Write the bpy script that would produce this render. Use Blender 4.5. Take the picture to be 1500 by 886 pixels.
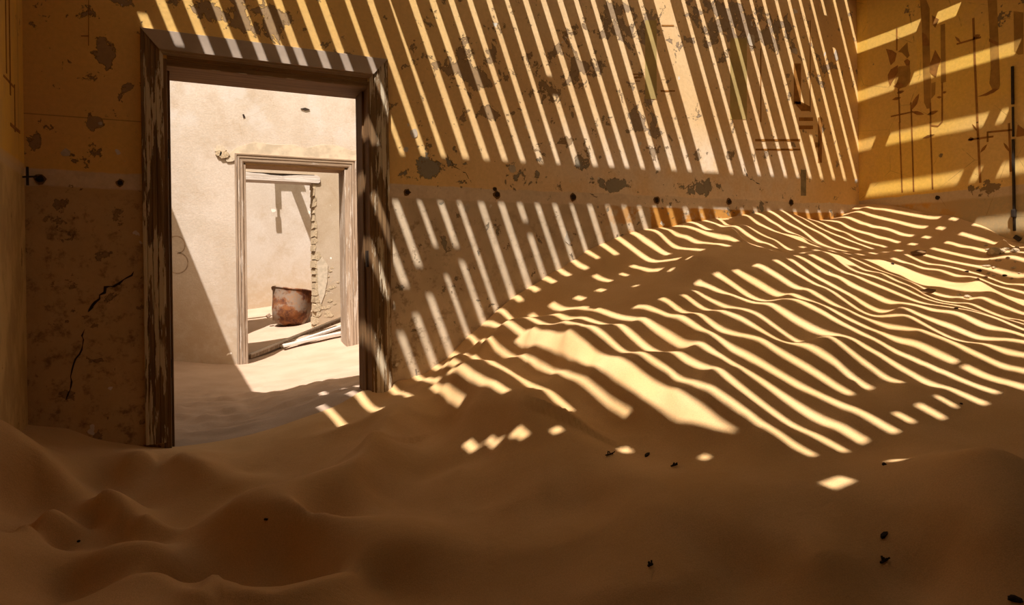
import bpy, math, random
import numpy as np
from mathutils import Vector, Matrix
for o in list(bpy.data.objects): bpy.data.objects.remove(o)
C = bpy.context.scene.collection
scene = bpy.context.scene
random.seed(7); np.random.seed(7)
# ------------------------------------------------------------------ camera
YAW, ROLL, FPX, CX, CY = math.radians(26.68), math.radians(.8), 975., 750., 388.
fwd = Vector((math.sin(YAW), math.cos(YAW), 0)); rt0 = Vector((math.cos(YAW), -math.sin(YAW), 0)); up0 = Vector((0, 0, 1))
rt = rt0*math.cos(ROLL) - up0*math.sin(ROLL); up = rt0*math.sin(ROLL) + up0*math.cos(ROLL)
cam_d = bpy.data.cameras.new('camera'); cam = bpy.data.objects.new('camera', cam_d); C.objects.link(cam)
m = Matrix((rt, up, -fwd)).transposed().to_4x4(); m.translation = Vector((0, -4.0, 1.2)); cam.matrix_world = m
cam_d.sensor_width = 36; cam_d.sensor_fit = 'HORIZONTAL'; cam_d.lens = FPX/1500*36
cam_d.shift_x = (750-CX)/1500; cam_d.shift_y = -(443-CY)/1500; cam_d.clip_start = .02
scene.camera = cam
# ------------------------------------------------------------------ sky and sun
SA, SB = .355, .46                      # sun travels (+SA, +SB, -1)
sd = Vector((SA, SB, -1)).normalized()
w = bpy.data.worlds.new('sky'); scene.world = w; w.use_nodes = True
nt = w.node_tree; nt.nodes.clear()
sky = nt.nodes.new('ShaderNodeTexSky'); sky.sky_type = 'NISHITA'; sky.sun_disc = False
sky.sun_elevation = math.asin(-sd.z); sky.sun_rotation = math.atan2(-sd.x, -sd.y); sky.dust_density = 3.0; sky.ozone_density = .6
bg = nt.nodes.new('ShaderNodeBackground'); bg.inputs[1].default_value = .24
tint = nt.nodes.new('ShaderNodeMix'); tint.data_type = 'RGBA'; tint.blend_type = 'MULTIPLY'; tint.inputs[0].default_value = 1; tint.inputs[7].default_value = (1, .76, .44, 1)   # the photograph's warm white balance
wo = nt.nodes.new('ShaderNodeOutputWorld'); nt.links.new(sky.outputs[0], tint.inputs[6]); nt.links.new(tint.outputs[2], bg.inputs[0]); nt.links.new(bg.outputs[0], wo.inputs[0])
sl = bpy.data.lights.new('sun', 'SUN'); sl.energy = 8.2; sl.angle = math.radians(.53); sl.color = (1, .93, .86)
so = bpy.data.objects.new('sun', sl); C.objects.link(so); so.location = (-3, -4, 9); so.rotation_euler = sd.to_track_quat('-Z', 'Y').to_euler()
scene.view_settings.view_transform = 'Standard'; scene.view_settings.look = 'None'
scene.view_settings.gamma = 1; scene.view_settings.use_curve_mapping = False; scene.view_settings.exposure = 0.0
scene.cycles.max_bounces = 10; scene.cycles.diffuse_bounces = 7; scene.cycles.glossy_bounces = 2
# ------------------------------------------------------------------ helpers
def tag(o, label=None, cat=None, group=None, kind=None):
    if label: o['label'] = label
    if cat: o['category'] = cat
    if group: o['group'] = group
    if kind: o['kind'] = kind
    return o
def empty(name, loc=(0, 0, 0), **k):
    o = bpy.data.objects.new(name, None); o.location = loc; C.objects.link(o); return tag(o, **k)
class MB:
    def __init__(s): s.v = []; s.f = []
    def add(s, vs, fs):
        n = len(s.v); s.v += [tuple(v) for v in vs]; s.f += [tuple(i+n for i in f) for f in fs]; return s
    def box(s, x0, x1, y0, y1, z0, z1):
        return s.add([(x0,y0,z0),(x1,y0,z0),(x1,y1,z0),(x0,y1,z0),(x0,y0,z1),(x1,y0,z1),(x1,y1,z1),(x0,y1,z1)],
                     [(0,3,2,1),(4,5,6,7),(0,1,5,4),(1,2,6,5),(2,3,7,6),(3,0,4,7)])
    def loft(s, rings, closed=True, caps=True):
        n = len(rings[0]); vs = [p for r in rings for p in r]; fs = []
        for i in range(len(rings)-1):
            for j in range(n if closed else n-1):
                a = i*n+j; b = i*n+(j+1) % n; fs.append((a, b, b+n, a+n))
        if caps: fs.append(tuple(range(n))[::-1]); fs.append(tuple((len(rings)-1)*n+j for j in range(n)))
        return s.add(vs, fs)
    def bar(s, a, b, w, h, upv=(0, 0, 1)):
        a = Vector(a); b = Vector(b); d = (b-a).normalized(); sx = d.cross(Vector(upv)).normalized(); sy = sx.cross(d)
        R = lambda p: [p+sx*w/2*i+sy*h/2*j for i, j in ((-1,-1),(1,-1),(1,1),(-1,1))]
        return s.loft([R(a), R(b)])
    def build(s, name, mat, parent=None, smooth=False, bevel=0, loc=None):
        me = bpy.data.meshes.new(name); vs = s.v
        if parent is not None and loc is None:
            pl = parent.matrix_basis.translation; pp = parent.parent
            pl = Vector(pl)
            while pp is not None: pl = pl+pp.matrix_basis.translation; pp = pp.parent
            vs = [(x-pl.x, y-pl.y, z-pl.z) for x, y, z in vs]
        me.from_pydata(vs, [], s.f); me.validate(); me.update()
        import bmesh
        bm = bmesh.new(); bm.from_mesh(me); bmesh.ops.recalc_face_normals(bm, faces=bm.faces); bm.to_mesh(me); bm.free()
        o = bpy.data.objects.new(name, me); C.objects.link(o)
        if mat: me.materials.append(mat)
        if parent is not None: o.parent = parent
        if smooth:
            for p in me.polygons: p.use_smooth = True
        if bevel:
            b = o.modifiers.new('bevel', 'BEVEL'); b.width = bevel; b.segments = 2; b.limit_method = 'ANGLE'
        return o
# ------------------------------------------------------------------ materials
class NG:
    """tiny node builder; coordinates are object-local metres"""
    def __init__(s, name):
        s.m = bpy.data.materials.new(name); s.m.use_nodes = True; s.t = s.m.node_tree; s.n = s.t.nodes; s.n.clear()
        s.out = s.n.new('ShaderNodeOutputMaterial'); s.b = s.n.new('ShaderNodeBsdfPrincipled'); s.t.links.new(s.b.outputs[0], s.out.inputs[0])
        s.b.inputs['Roughness'].default_value = .9; s.b.inputs['Specular IOR Level'].default_value = .15
        s.geo = s.n.new('ShaderNodeNewGeometry'); s.P = s.geo.outputs['Position']
        sp = s.n.new('ShaderNodeSeparateXYZ'); s.l(s.P, sp.inputs[0]); s.X, s.Y, s.Z = sp.outputs
    def l(s, a, b): s.t.links.new(a, b)
    def put(s, v, i):
        if isinstance(v, (int, float)): i.default_value = v
        elif isinstance(v, tuple): i.default_value = v if len(v) == len(i.default_value) else v+(1,)
        else: s.l(v, i)
    def math(s, op, a, b=0., c=None, clamp=False):
        n = s.n.new('ShaderNodeMath'); n.operation = op; n.use_clamp = clamp; s.put(a, n.inputs[0]); s.put(b, n.inputs[1])
        if c is not None: s.put(c, n.inputs[2])
        return n.outputs[0]
    def step(s, v, a, b, lo=0., hi=1.):
        n = s.n.new('ShaderNodeMapRange'); n.interpolation_type = 'SMOOTHSTEP'; s.put(v, n.inputs[0])
        for i, q in zip((1, 2, 3, 4), (a, b, lo, hi)): n.inputs[i].default_value = q
        return n.outputs[0]
    def noise(s, scale, detail=4, rough=.5, stretch=None, dist=0., seed=0.):
        n = s.n.new('ShaderNodeTexNoise'); n.inputs['Scale'].default_value = scale; n.inputs['Detail'].default_value = detail
        n.inputs['Roughness'].default_value = rough; n.inputs['Distortion'].default_value = dist
        mp = s.n.new('ShaderNodeMapping'); s.l(s.P, mp.inputs[0]); mp.inputs['Location'].default_value = (seed, seed*.7, seed*1.3)
        if stretch: mp.inputs['Scale'].default_value = stretch
        s.l(mp.outputs[0], n.inputs[0]); return n.outputs[0]
    def vor(s, scale, feature='F1', stretch=None):
        n = s.n.new('ShaderNodeTexVoronoi'); n.inputs['Scale'].default_value = scale; n.feature = feature
        mp = s.n.new('ShaderNodeMapping'); s.l(s.P, mp.inputs[0])
        if stretch: mp.inputs['Scale'].default_value = stretch
        s.l(mp.outputs[0], n.inputs[0]); return n.outputs[0]
    def mix(s, f, a, b, mode='MIX'):
        n = s.n.new('ShaderNodeMix'); n.data_type = 'RGBA'; n.blend_type = mode; s.put(f, n.inputs[0]); s.put(a, n.inputs[6]); s.put(b, n.inputs[7]); return n.outputs[2]
    def spot(s, c, r, amp=1.):
        n = s.n.new('ShaderNodeVectorMath'); n.operation = 'SUBTRACT'; s.l(s.P, n.inputs[0]); n.inputs[1].default_value = c
        k = s.n.new('ShaderNodeVectorMath'); k.operation = 'DIVIDE'; s.l(n.outputs[0], k.inputs[0]); k.inputs[1].default_value = r
        q = s.n.new('ShaderNodeVectorMath'); q.operation = 'LENGTH'; s.l(k.outputs[0], q.inputs[0])
        return s.step(q.outputs['Value'], 0., 1., amp, 0.)
    def bump(s, h, strength, dist=.01, prev=None):
        n = s.n.new('ShaderNodeBump'); n.inputs['Strength'].default_value = strength; n.inputs['Distance'].default_value = dist; s.l(h, n.inputs['Height'])
        if prev is not None: s.l(prev, n.inputs['Normal'])
        return n.outputs[0]
    def fin(s, col, normal=None, rough=None):
        s.put(col, s.b.inputs['Base Color'])
        if normal is not None: s.l(normal, s.b.inputs['Normal'])
        if rough is not None: s.put(rough, s.b.inputs['Roughness'])
        return s.m
def sand_mat(name, c1, c2, grain=1.):
    g = NG(name); n1 = g.noise(3, 5); n2 = g.noise(260, 2, .6); n3 = g.noise(9, 6, .6, (1, 1, 3))
    col = g.mix(g.step(n1, .3, .7), c1, c2); col = g.mix(g.step(n2, .35, .65, 0, .35*grain), col, tuple(v*.62 for v in c1))
    nm = g.bump(n2, .25*grain, .004); nm = g.bump(g.noise(22, 5, .6, (1, 2.2, 1)), .22*grain, .012, nm)
    return g.fin(col, nm, .95)
M = {}
M['sand'] = sand_mat('sand', (.70, .445, .215), (.63, .385, .165))
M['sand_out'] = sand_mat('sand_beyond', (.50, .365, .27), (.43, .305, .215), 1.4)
def plaster_back():
    g = NG('painted_plaster')
    big = g.noise(1.1, 5, .6); med = g.noise(5, 8, .65); fine = g.noise(40, 6, .7); dirt = g.noise(14, 8, .7, seed=4)
    up_ = g.mix(g.step(g.X, .6, 2.6), (.80, .50, .15), (.83, .60, .335))
    up_ = g.mix(g.step(g.X, 4.2, 5.3, 0, .8), up_, (.82, .54, .20))
    up_ = g.mix(g.step(big, .4, .65, 0, .5), up_, (.72, .45, .19))
    pale = g.math('MULTIPLY', g.step(g.Z, 2.35, 1.95), g.step(g.X, 1.6, 3.0)); pale = g.math('MULTIPLY', pale, g.step(g.X, 5.2, 4.4))
    up_ = g.mix(g.math('MULTIPLY', pale, g.step(med, .35, .6, .3, .95)), up_, (.82, .66, .48))
    # straight seams of old painted panels
    seam = g.math('LESS_THAN', g.math('ABSOLUTE', g.math('SUBTRACT', g.Z, 1.98)), .003); seam = g.math('MULTIPLY', seam, g.step(g.X, .0, -.1))
    up_ = g.mix(g.math('MULTIPLY', seam, .5), up_, (.2, .1, .03))
    lo = g.mix(g.step(med, .35, .65), (.68, .54, .37), (.54, .42, .28)); lo = g.mix(g.step(g.X, 1., -.2, 0, .7), lo, (.58, .36, .15))
    orange = g.math('MULTIPLY', g.step(g.X, 2.6, 3.1), g.step(g.noise(4, 6, .6, seed=9), .42, .5))
    orange = g.math('MULTIPLY', orange, g.step(g.Z, 1.36, 1.42)); lo = g.mix(orange, lo, (.56, .27, .06))
    zz = g.math('ADD', g.Z, g.math('MULTIPLY', g.math('SUBTRACT', g.noise(3, 6, .6, seed=2), .5), .05))
    band = g.mix(g.step(dirt, .4, .7, 0, .5), (.74, .59, .42), (.58, .43, .28))
    col = g.mix(g.step(zz, 1.615, 1.63), lo, band); col = g.mix(g.step(zz, 1.70, 1.712), col, up_)
    # flaked patches
    d = g.noise(7, 10, .68, dist=.3, seed=1); sp = None
    for c, r, a in [((-.33,0,2.32),(.1,.3,.13),.22),((-.37,0,2.19),(.1,.3,.05),.2),((-.38,0,1.95),(.07,.3,.05),.14),((.35,0,2.62),(.5,.3,.2),.17),((-.2,0,2.6),(.15,.3,.06),.12),
                    ((1.72,0,2.5),(.42,.3,.26),.16),((2.25,0,2.45),(.3,.3,.25),.13),((2.55,0,2.6),(.35,.3,.4),.13),((3.0,0,2.95),(.7,.3,.3),.15),((4.1,0,3.12),(1.1,.3,.36),.17),((3.1,0,2.35),(.4,.3,.3),.11),((2.5,0,2.0),(.4,.3,.18),.11),
                    ((1.42,0,1.83),(.13,.3,.13),.22),((2.05,0,1.83),(.12,.3,.1),.15),((2.85,0,1.78),(.22,.3,.08),.2),((3.6,0,1.78),(.3,.3,.09),.19),((1.9,0,2.2),(.3,.3,.12),.12),((3.3,0,2.05),(.4,.3,.12),.1),((5.1,0,2.9),(.3,.3,.2),.12)]:
        q = g.spot(c, r, a); sp = q if sp is None else g.math('MAXIMUM', sp, q)
    f = g.step(g.math('ADD', d, sp), .615, .628)
    gen = g.step(g.noise(16, 10, .7, seed=6), .655, .67); f = g.math('MAXIMUM', f, gen)
    flake = g.mix(g.step(g.X, 2.2, 3.2), (.40, .26, .13), (.42, .31, .20)); flake = g.mix(g.step(fine, .4, .6, 0, .5), flake, (.28, .19, .11))
    grey = g.math('MULTIPLY', g.step(g.Z, 2.0, 1.9), g.step(g.X, .9, 1.1)); flake = g.mix(grey, flake, (.29, .25, .18))
    col = g.mix(f, col, flake)
    dsp = g.math('ADD', d, sp); rim = g.math('MULTIPLY', g.step(dsp, .604, .612), g.step(dsp, .632, .622)); col = g.mix(g.math('MULTIPLY', rim, .75), col, (.13, .075, .035))  # thin shadow line painted into the colour along the flake edges
    # stains and dark pitting of the dado
    st = g.math('MULTIPLY', g.step(dirt, .5, .68), g.step(g.Z, 1.65, 1.5)); left = g.step(g.X, 1.9, 1.0, .35, 1.)
    col = g.mix(g.math('MULTIPLY', st, g.math('MULTIPLY', left, .75)), col, (.13, .07, .03))
    white = g.step(g.math('ADD', g.noise(9, 3, .5, seed=12), 0.), .735, .745); col = g.mix(white, col, (.72, .66, .56))
    col = g.mix(g.step(fine, .3, .7, .12, 0), col, (.1, .06, .03))
    nm = g.bump(g.math('SUBTRACT', 1., f), .8, .006); nm = g.bump(fine, .35, .004, nm); nm = g.bump(med, .3, .01, nm)
    return g.fin(col, nm, .85)
M['wall_back'] = plaster_back()
def plaster_right():
    g = NG('ochre_plaster'); big = g.noise(1.4, 5, .6); fine = g.noise(45, 6, .7); med = g.noise(6, 8, .65, seed=3)
    up_ = g.mix(g.step(big, .4, .62), (.84, .52, .10), (.78, .48, .13))
    panel = g.math('MULTIPLY', g.step(g.Y, -.10, -.11), g.step(g.Y, -.55, -.54)); up_ = g.mix(g.math('MULTIPLY', panel, g.step(g.Z, 2.28, 2.29, 0, .5)), up_, (.78, .50, .13))
    pan2 = g.math('MULTIPLY', g.step(g.Y, -.55, -1.1), g.step(g.Z, 2.5, 2.2)); up_ = g.mix(g.math('MULTIPLY', pan2, .7), up_, (.74, .50, .19))
    lo = g.mix(g.step(med, .42, .5), (.56, .29, .07), (.52, .34, .15)); lo = g.mix(g.step(g.Y, -.6, -1.1), lo, g.mix(g.step(fine, .35, .6), (.55, .39, .19), (.44, .33, .17)))
    zz = g.math('ADD', g.Z, g.math('MULTIPLY', g.math('SUBTRACT', g.noise(3, 6, .6, seed=2), .5), .05))
    band = (.60, .45, .27)
    col = g.mix(g.step(zz, 1.655, 1.68), lo, band); col = g.mix(g.step(zz, 1.735, 1.745), col, up_)
    sp = None
    for c, r, a in [((5.564,-.62,3.3),(.3,.4,.2),.14),((5.564,-.16,3.0),(.3,.08,.1),.12),((5.564,-.72,2.02),(.3,.07,.12),.22),((5.564,-1.05,1.75),(.3,.22,.14),.26),((5.564,-1.2,3.05),(.3,.3,.2),.15)]:
        q = g.spot(c, r, a); sp = q if sp is None else g.math('MAXIMUM', sp, q)
    f = g.step(g.math('ADD', g.noise(11, 10, .68, seed=5), sp), .69, .705); col = g.mix(f, col, (.25, .17, .08))
    cr = g.vor(2.2, 'DISTANCE_TO_EDGE'); crk = g.math('MULTIPLY', g.step(cr, .006, .0), g.step(med, .45, .6)); col = g.mix(g.math('MULTIPLY', crk, .6), col, (.2, .1, .03))
    col = g.mix(g.step(fine, .3, .7, .15, 0), col, (.15, .08, .02))
    nm = g.bump(g.math('SUBTRACT', 1., f), .7, .006); nm = g.bump(fine, .3, .004, nm)
    return g.fin(col, nm, .8)
M['wall_right'] = plaster_right()
def plaster_left():
    g = NG('ochre_plaster_left'); fine = g.noise(45, 6, .7); med = g.noise(6, 8, .65, (1, 1, .5), seed=3)
    up_ = g.mix(g.step(med, .4, .62), (.76, .47, .10), (.66, .41, .11)); lo = g.mix(g.step(med, .4, .6), (.64, .46, .21), (.48, .33, .15))
    ln = g.math('LESS_THAN', g.math('ABSOLUTE', g.math('SUBTRACT', g.Y, -.12)), .003); up_ = g.mix(g.math('MULTIPLY', ln, .6), up_, (.2, .1, .03))
    col = g.mix(g.step(g.Z, 1.69, 1.72), lo, up_); band = g.math('MULTIPLY', g.step(g.Z, 1.66, 1.68), g.step(g.Z, 1.74, 1.72)); col = g.mix(g.math('MULTIPLY', band, .6), col, (.6, .45, .27))
    f = g.step(g.noise(9, 10, .7, (1, 1, .5), seed=8), .62, .65); col = g.mix(g.math('MULTIPLY', f, .8), col, (.24, .15, .07))
    return g.fin(col, g.bump(fine, .4, .005, g.bump(med, .4, .01)), .85)
M['wall_left'] = plaster_left()
def plaster_out(name, c1, c2, c3, zmid=1.6):
    g = NG(name); big = g.noise(1.6, 6, .6); med = g.noise(7, 8, .65); fine = g.noise(55, 6, .7)
    col = g.mix(g.step(big, .4, .65), c1, c2); col = g.mix(g.step(g.noise(3.2, 8, .7, seed=21), .5, .66, 0, .38), col, c3); col = g.mix(g.step(fine, .35, .7, .18, 0), col, (.25, .16, .09)); blue = g.math('MULTIPLY', g.step(g.noise(2.4, 5, .6, seed=7), .5, .62), g.step(g.Z, 2.5, 2.9)); col = g.mix(g.math('MULTIPLY', blue, .5), col, (.60, .57, .54))
    col = g.mix(g.math('MULTIPLY', g.step(g.Z, zmid, zmid-1.2), g.step(med, .3, .6, .4, .95)), col, c3)
    f = g.step(g.noise(4, 10, .7, seed=11), .685, .695); col = g.mix(g.math('MULTIPLY', f, .7), col, (.58, .40, .22))
    wh = g.step(g.noise(5, 3, .5, seed=13), .70, .71); col = g.mix(g.math('MULTIPLY', wh, g.step(g.Z, 2.4, 2.1)), col, (.85, .82, .76))
    pit = g.step(g.noise(30, 4, .5, seed=3), .74, .76); col = g.mix(g.math('MULTIPLY', pit, .5), col, (.3, .2, .1))
    cr = g.vor(1.3, 'DISTANCE_TO_EDGE', (1, 1, 1.6)); crk = g.math('MULTIPLY', g.step(cr, .005, .0), g.step(big, .5, .6)); col = g.mix(g.math('MULTIPLY', crk, .5), col, (.4, .28, .17))
    return g.fin(col, g.bump(fine, .45, .006, g.bump(f, -.5, .008)), .9)
M['wall_2'] = plaster_out('limewashed_plaster', (.60, .53, .455), (.54, .465, .38), (.44, .34, .24))
M['wall_3'] = plaster_out('rough_plaster', (.52, .43, .33), (.46, .37, .265), (.39, .29, .19))
M['wall_4'] = plaster_out('pale_plaster', (.58, .52, .46), (.53, .46, .39), (.42, .32, .215), 1.75)
def wood(name, c_wood, c_dark, c_paint, amt, vert=True, scale=1.):
    g = NG(name); st = (9, 9, .35) if vert else (.35, 9, 9)
    gr = g.noise(6*scale, 8, .65, st); cr = g.noise(14*scale, 6, .7, st, seed=4); pt = g.noise(4.5*scale, 9, .65, (7, 7, .6) if vert else (.6, 7, 7), seed=2)
    col = g.mix(g.step(gr, .35, .65), c_wood, c_dark); f = g.step(pt, amt, amt+.02); col = g.mix(f, col, c_paint)
    col = g.mix(g.step(cr, .62, .7, 0, .8), col, tuple(v*.35 for v in c_dark))
    return g.fin(col, g.bump(f, .6, .003, g.bump(gr, .6, .006)), .75)
M['casing'] = wood('peeling_painted_wood', (.26, .155, .07), (.13, .075, .035), (.58, .48, .33), .515)
M['jamb'] = wood('brown_jamb_wood', (.24, .135, .06), (.13, .07, .03), (.36, .28, .19), .66)

M['head_wood'] = wood('brown_head_wood', (.30, .18, .08), (.18, .10, .04), (.38, .27, .17), .66, False)
M['grey_wood'] = wood('weathered_grey_wood', (.40, .31, .23), (.25, .18, .125), (.50, .43, .36), .56)
M['grey_wood_h'] = wood('weathered_grey_wood_head', (.36, .27, .19), (.22, .155, .10), (.50, .43, .36), .62, False)
M['lintel'] = wood('sun_bleached_lintel_wood', (.60, .53, .47), (.48, .41, .35), (.64, .58, .52), .55, False)
M['roof_wood'] = wood('roof_lath_wood', (.15, .09, .045), (.09, .055, .03), (.20, .14, .08), .7)
def flat(name, c, r=.9, n=30, amp=.3):
    g = NG(name); k = g.noise(n, 5, .6); return g.fin(g.mix(g.step(k, .35, .65, 0, 1), c, tuple(v*(1-amp) for v in c)), g.bump(k, .4, .004), r)
M['stencil_dark'] = flat('faded_stencil_paint', (.36, .16, .035), .85, 18)
M['stencil_mid'] = flat('faint_stencil_paint', (.44, .235, .05), .85, 8)
M['stencil_green'] = flat('faded_green_stencil', (.47, .345, .13), .85, 6, .15)
M['stencil_grey'] = flat('grey_stencil_band', (.30, .24, .14), .85, 12)
M['dark'] = flat('dark_debris', (.035, .022, .015), .8)
M['iron'] = flat('dark_iron', (.04, .028, .02), .6)
M['stone'] = flat('pale_stone', (.50, .38, .23), .95, 40)
M['chip'] = flat('brown_chip', (.22, .12, .05), .9, 20)
M['mortar'] = flat('broken_masonry', (.56, .44, .29), .95, 60, .4)
M['plaster_bit'] = flat('cream_plaster_remnant', (.58, .49, .37), .95, 20, .2)
M['screed'] = flat('grey_cement_patch', (.60, .50, .37), .95, 9, .25)
M['head_paint'] = flat('greyed_paint_board', (.44, .345, .265), .7, 5, .16)
def rust():
    g = NG('rusted_tin'); a = g.noise(6, 8, .65); b = g.noise(3, 6, .6, seed=5); c = g.noise(22, 6, .7)
    col = g.mix(g.step(a, .4, .6), (.22, .085, .035), (.10, .04, .025)); col = g.mix(g.step(b, .50, .58, 0, .85), col, (.27, .21, .16)); col = g.mix(g.step(c, .45, .7, 0, .5), col, (.36, .16, .05))
    g.b.inputs['Metallic'].default_value = .15
    return g.fin(col, g.bump(c, .5, .005), .6)
M['rust'] = rust()
M['low_bounce'] = flat('low_bounce_plaster', (.07, .05, .035), .95, 6)  # unseen surface, kept dark to cut bounce light on the foreground
# ------------------------------------------------------------------ walls
H = 3.6
XL, XR = -.667, 5.564
def wall_y(name, x0, x1, y0, y1, z0, z1, ops, mat):
    b = MB(); xs = x0
    for (a, c, zb, zt) in ops:
        b.box(xs, a, y0, y1, z0, z1); b.box(a, c, y0, y1, zt, z1)
        if zb > z0: b.box(a, c, y0, y1, z0, zb)
        xs = c
    b.box(xs, x1, y0, y1, z0, z1)
    return tag(b.build(name, mat), kind='structure')
D1 = (-.038, 1.045, 2.29)        # opening of the near doorway in the plaster
wb = wall_y('wall_back', XL-.3, XR+.3, 0, .30, 0, H, [(D1[0]-.035, D1[1]+.035, 0, D1[2]+.035)], M['wall_back'])
w2 = wall_y('wall_passage', XL-.3, XR+.3, 3.88, 4.18, 0, H, [(.655, 1.81, 0, 2.375)], M['wall_2'])
w3 = wall_y('wall_far', XL-.3, XR+.3, 6.0, 6.35, 0, 2.95, [(.55, 1.81, 0, 2.56)], M['wall_3'])
w4 = tag(MB().box(XL-.3, XR+.3, 8.5, 8.8, 0, H).build('wall_end', M['wall_4']), kind='structure')
wl = tag(MB().box(XL-.3, XL, -6.3, 0, 0, H).build('wall_left', M['wall_left']), kind='structure')
wr = tag(MB().box(XR, XR+.3, -6.3, 0, 0, H).build('wall_right', M['wall_right']), kind='structure')
wf = tag(MB().box(XL, XR, -4.85, -4.55, 0, H).build('wall_front', M['low_bounce']), kind='structure')  # unseen wall, set close behind the camera to keep the foreground dark
wl2 = tag(MB().box(XL-.3, XL, .3, 8.5, 0, H).build('wall_left_beyond', M['wall_2']), kind='structure')
wr2 = tag(MB().box(XR, XR+.3, .3, 8.5, 0, H).build('wall_right_beyond', M['wall_2']), kind='structure')
fl = tag(MB().box(XL-.3, XR+.3, -6.3, 8.8, -.12, 0).build('floor', M['stone']), kind='structure')
# ------------------------------------------------------------------ ceiling of laths, gaps placed in sun-projected coordinates
V = {int(k): v for k, v in {"-3": 1.372, "-2": 1.492, "-1": 1.629, "0": 1.761, "1": 1.922, "2": 2.066, "3": 2.195, "4": 2.345, "5": 2.49, "6": 2.629, "7": 2.769, "8": 2.911, "9": 3.049, "10": 3.199, "11": 3.35, "12": 3.496, "13": 3.637, "14": 3.785, "15": 3.926, "16": 4.078, "17": 4.231, "18": 4.45, "19": 4.673, "20": 4.826, "21": 4.983, "22": 5.132, "23": 5.287, "24": 5.437, "25": 5.591, "26": 5.743, "27": 5.899, "28": 6.044, "29": 6.196, "-4": 1.232, "-5": 1.092, "30": 6.345}.items()}
for k, v in ((-3, 1.40), (-4, 1.28), (-5, 1.147), (-6, 1.004), (-7, .864), (-8, .745), (31, 6.515), (32, 6.675), (33, 6.83)): V[k] = v
VB = dict(V); VB.update({-8: .60, -7: .74, -6: .885, -5: 1.095, -4: 1.30, -3: 1.372})     # below the first joist the left laths are shifted
VC = dict(V); VC.update({-8: .60, -7: .74, -6: .885, -5: 1.095, -4: 1.29, -3: 1.36, -2: 1.455, -1: 1.575, 0: 1.74})
GW = {1: .030, 2: .038, 3: .032, 4: .044, 5: .044, 6: .040, 7: .038, 8: .037, 9: .030, 10: .042, 11: .043, 12: .046, 13: .038, 14: .038, 15: .045, 16: .05, 17: .040, 28: .036, 29: .032, 30: .032, 31: .032, 32: .032}
KY = .016; TH = .012; WT = SB*H
def to_x(v, w_): y = w_-WT; return v-SA*H-KY*y, y
def gap(k, w_, zone):
    V_ = (V, VB, VC)[zone]
    c = V_[k]; h = GW.get(k, .043 if k < 12 else .037)/2+.003
    wob = .004*math.sin(k*7.3+w_*3.1)
    a, b = c-h+wob, c+h+wob
    if k == 2 and zone == 2 and w_ < -.06: a, b = 2.005, 2.107
    if k == 3 and zone == 0 and w_ > .95: s = min(1, (w_-.95)/.45); a, b = c-h*(1-s*.75), c+h*(1-s*.75)
    if k == 20 and zone == 2 and w_ < -.30: b = V[21]+.02
    if k == 21 and zone == 2 and w_ < -.30: a = V[20]-.02
    if k == 19 and zone == 1 and .12 < w_ < .32: b = 4.79
    return a, b
ceiling = empty('ceiling', (0, 0, 0), kind='structure')
def strip(name, fa, fb, w0, w1, z0, z1, step=.12, mat=None, slant=0., slant0=0.):
    n = max(1, int(abs(w1-w0)/step)); R = []
    for i in range(n+1):
        ww = w0+(w1-w0)*i/n; a, b = fa(ww), fb(ww)
        if b-a < .004: b = a+.004
        sl = slant if i == n else (slant0 if i == 0 else 0)
        xa, ya = to_x(a, ww); xb, yb = to_x(b, ww-sl)
        R.append([(xa, ya, z0), (xb, yb, z0), (xb, yb, z1), (xa, ya, z1)])
    return MB().loft(R).build(name, mat or M['roof_wood'], ceiling)
ZON = [(0, .80, WT), (1, -.15, .82), (2, -3.05, -.148)]
ks = list(range(-8, 33))
def edges(zone):
    """list of (left edge fn, right edge fn) for the boards"""
    L = []
    left = lambda w_: XL+SA*H+KY*(w_-WT)-.02
    seq = [(('g', k)) for k in ks]
    prev = left
    for k in ks:
        if k == 18:
            # missing-lath gap: gap 18a, lath 18m, gap 18b
            a18 = lambda w_: V[18]-.085; 
            L.append((prev, a18, None))
            L.append((lambda w_: V[18]-.043, lambda w_: V[18]+.043, '18m'))
            prev = lambda w_: V[18]+.085
            continue
        L.append((prev, (lambda w_, k=k: gap(k, w_, zone)[0]), k)); prev = (lambda w_, k=k: gap(k, w_, zone)[1])
    L.append((prev, lambda w_: XR+SA*H+KY*(w_-WT)+.02, None))
    return L
for zone, w0, w1 in ZON:
    for fa, fb, key in edges(zone):
        if key == '18m':
            segs = {0: [], 1: [(-.15, .69)], 2: [(-3.05, -.47)]}[zone]
        elif key == 21 and zone == 2: segs = [(-.32, -.148)]
        else: segs = [(w0, w1)]
        for a, b in segs:
            if zone == 2 and a < -2.9:
                if key in (-3, -2):      # a slanting crack where two old boards are snapped
                    vl, vr = fa(-1.), fb(-1.); wc = -.93-(vl-1.229)*1.16; sl = (vr-vl)*1.16
                    strip('lath', fa, fb, a, wc-.026, H-TH/2, H+TH/2, .5, None, sl); strip('lath', fa, fb, wc+.026, b, H-TH/2, H+TH/2, .5, None, 0., sl); continue
            strip('lath', fa, fb, a, b, H-TH/2, H+TH/2)
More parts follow.
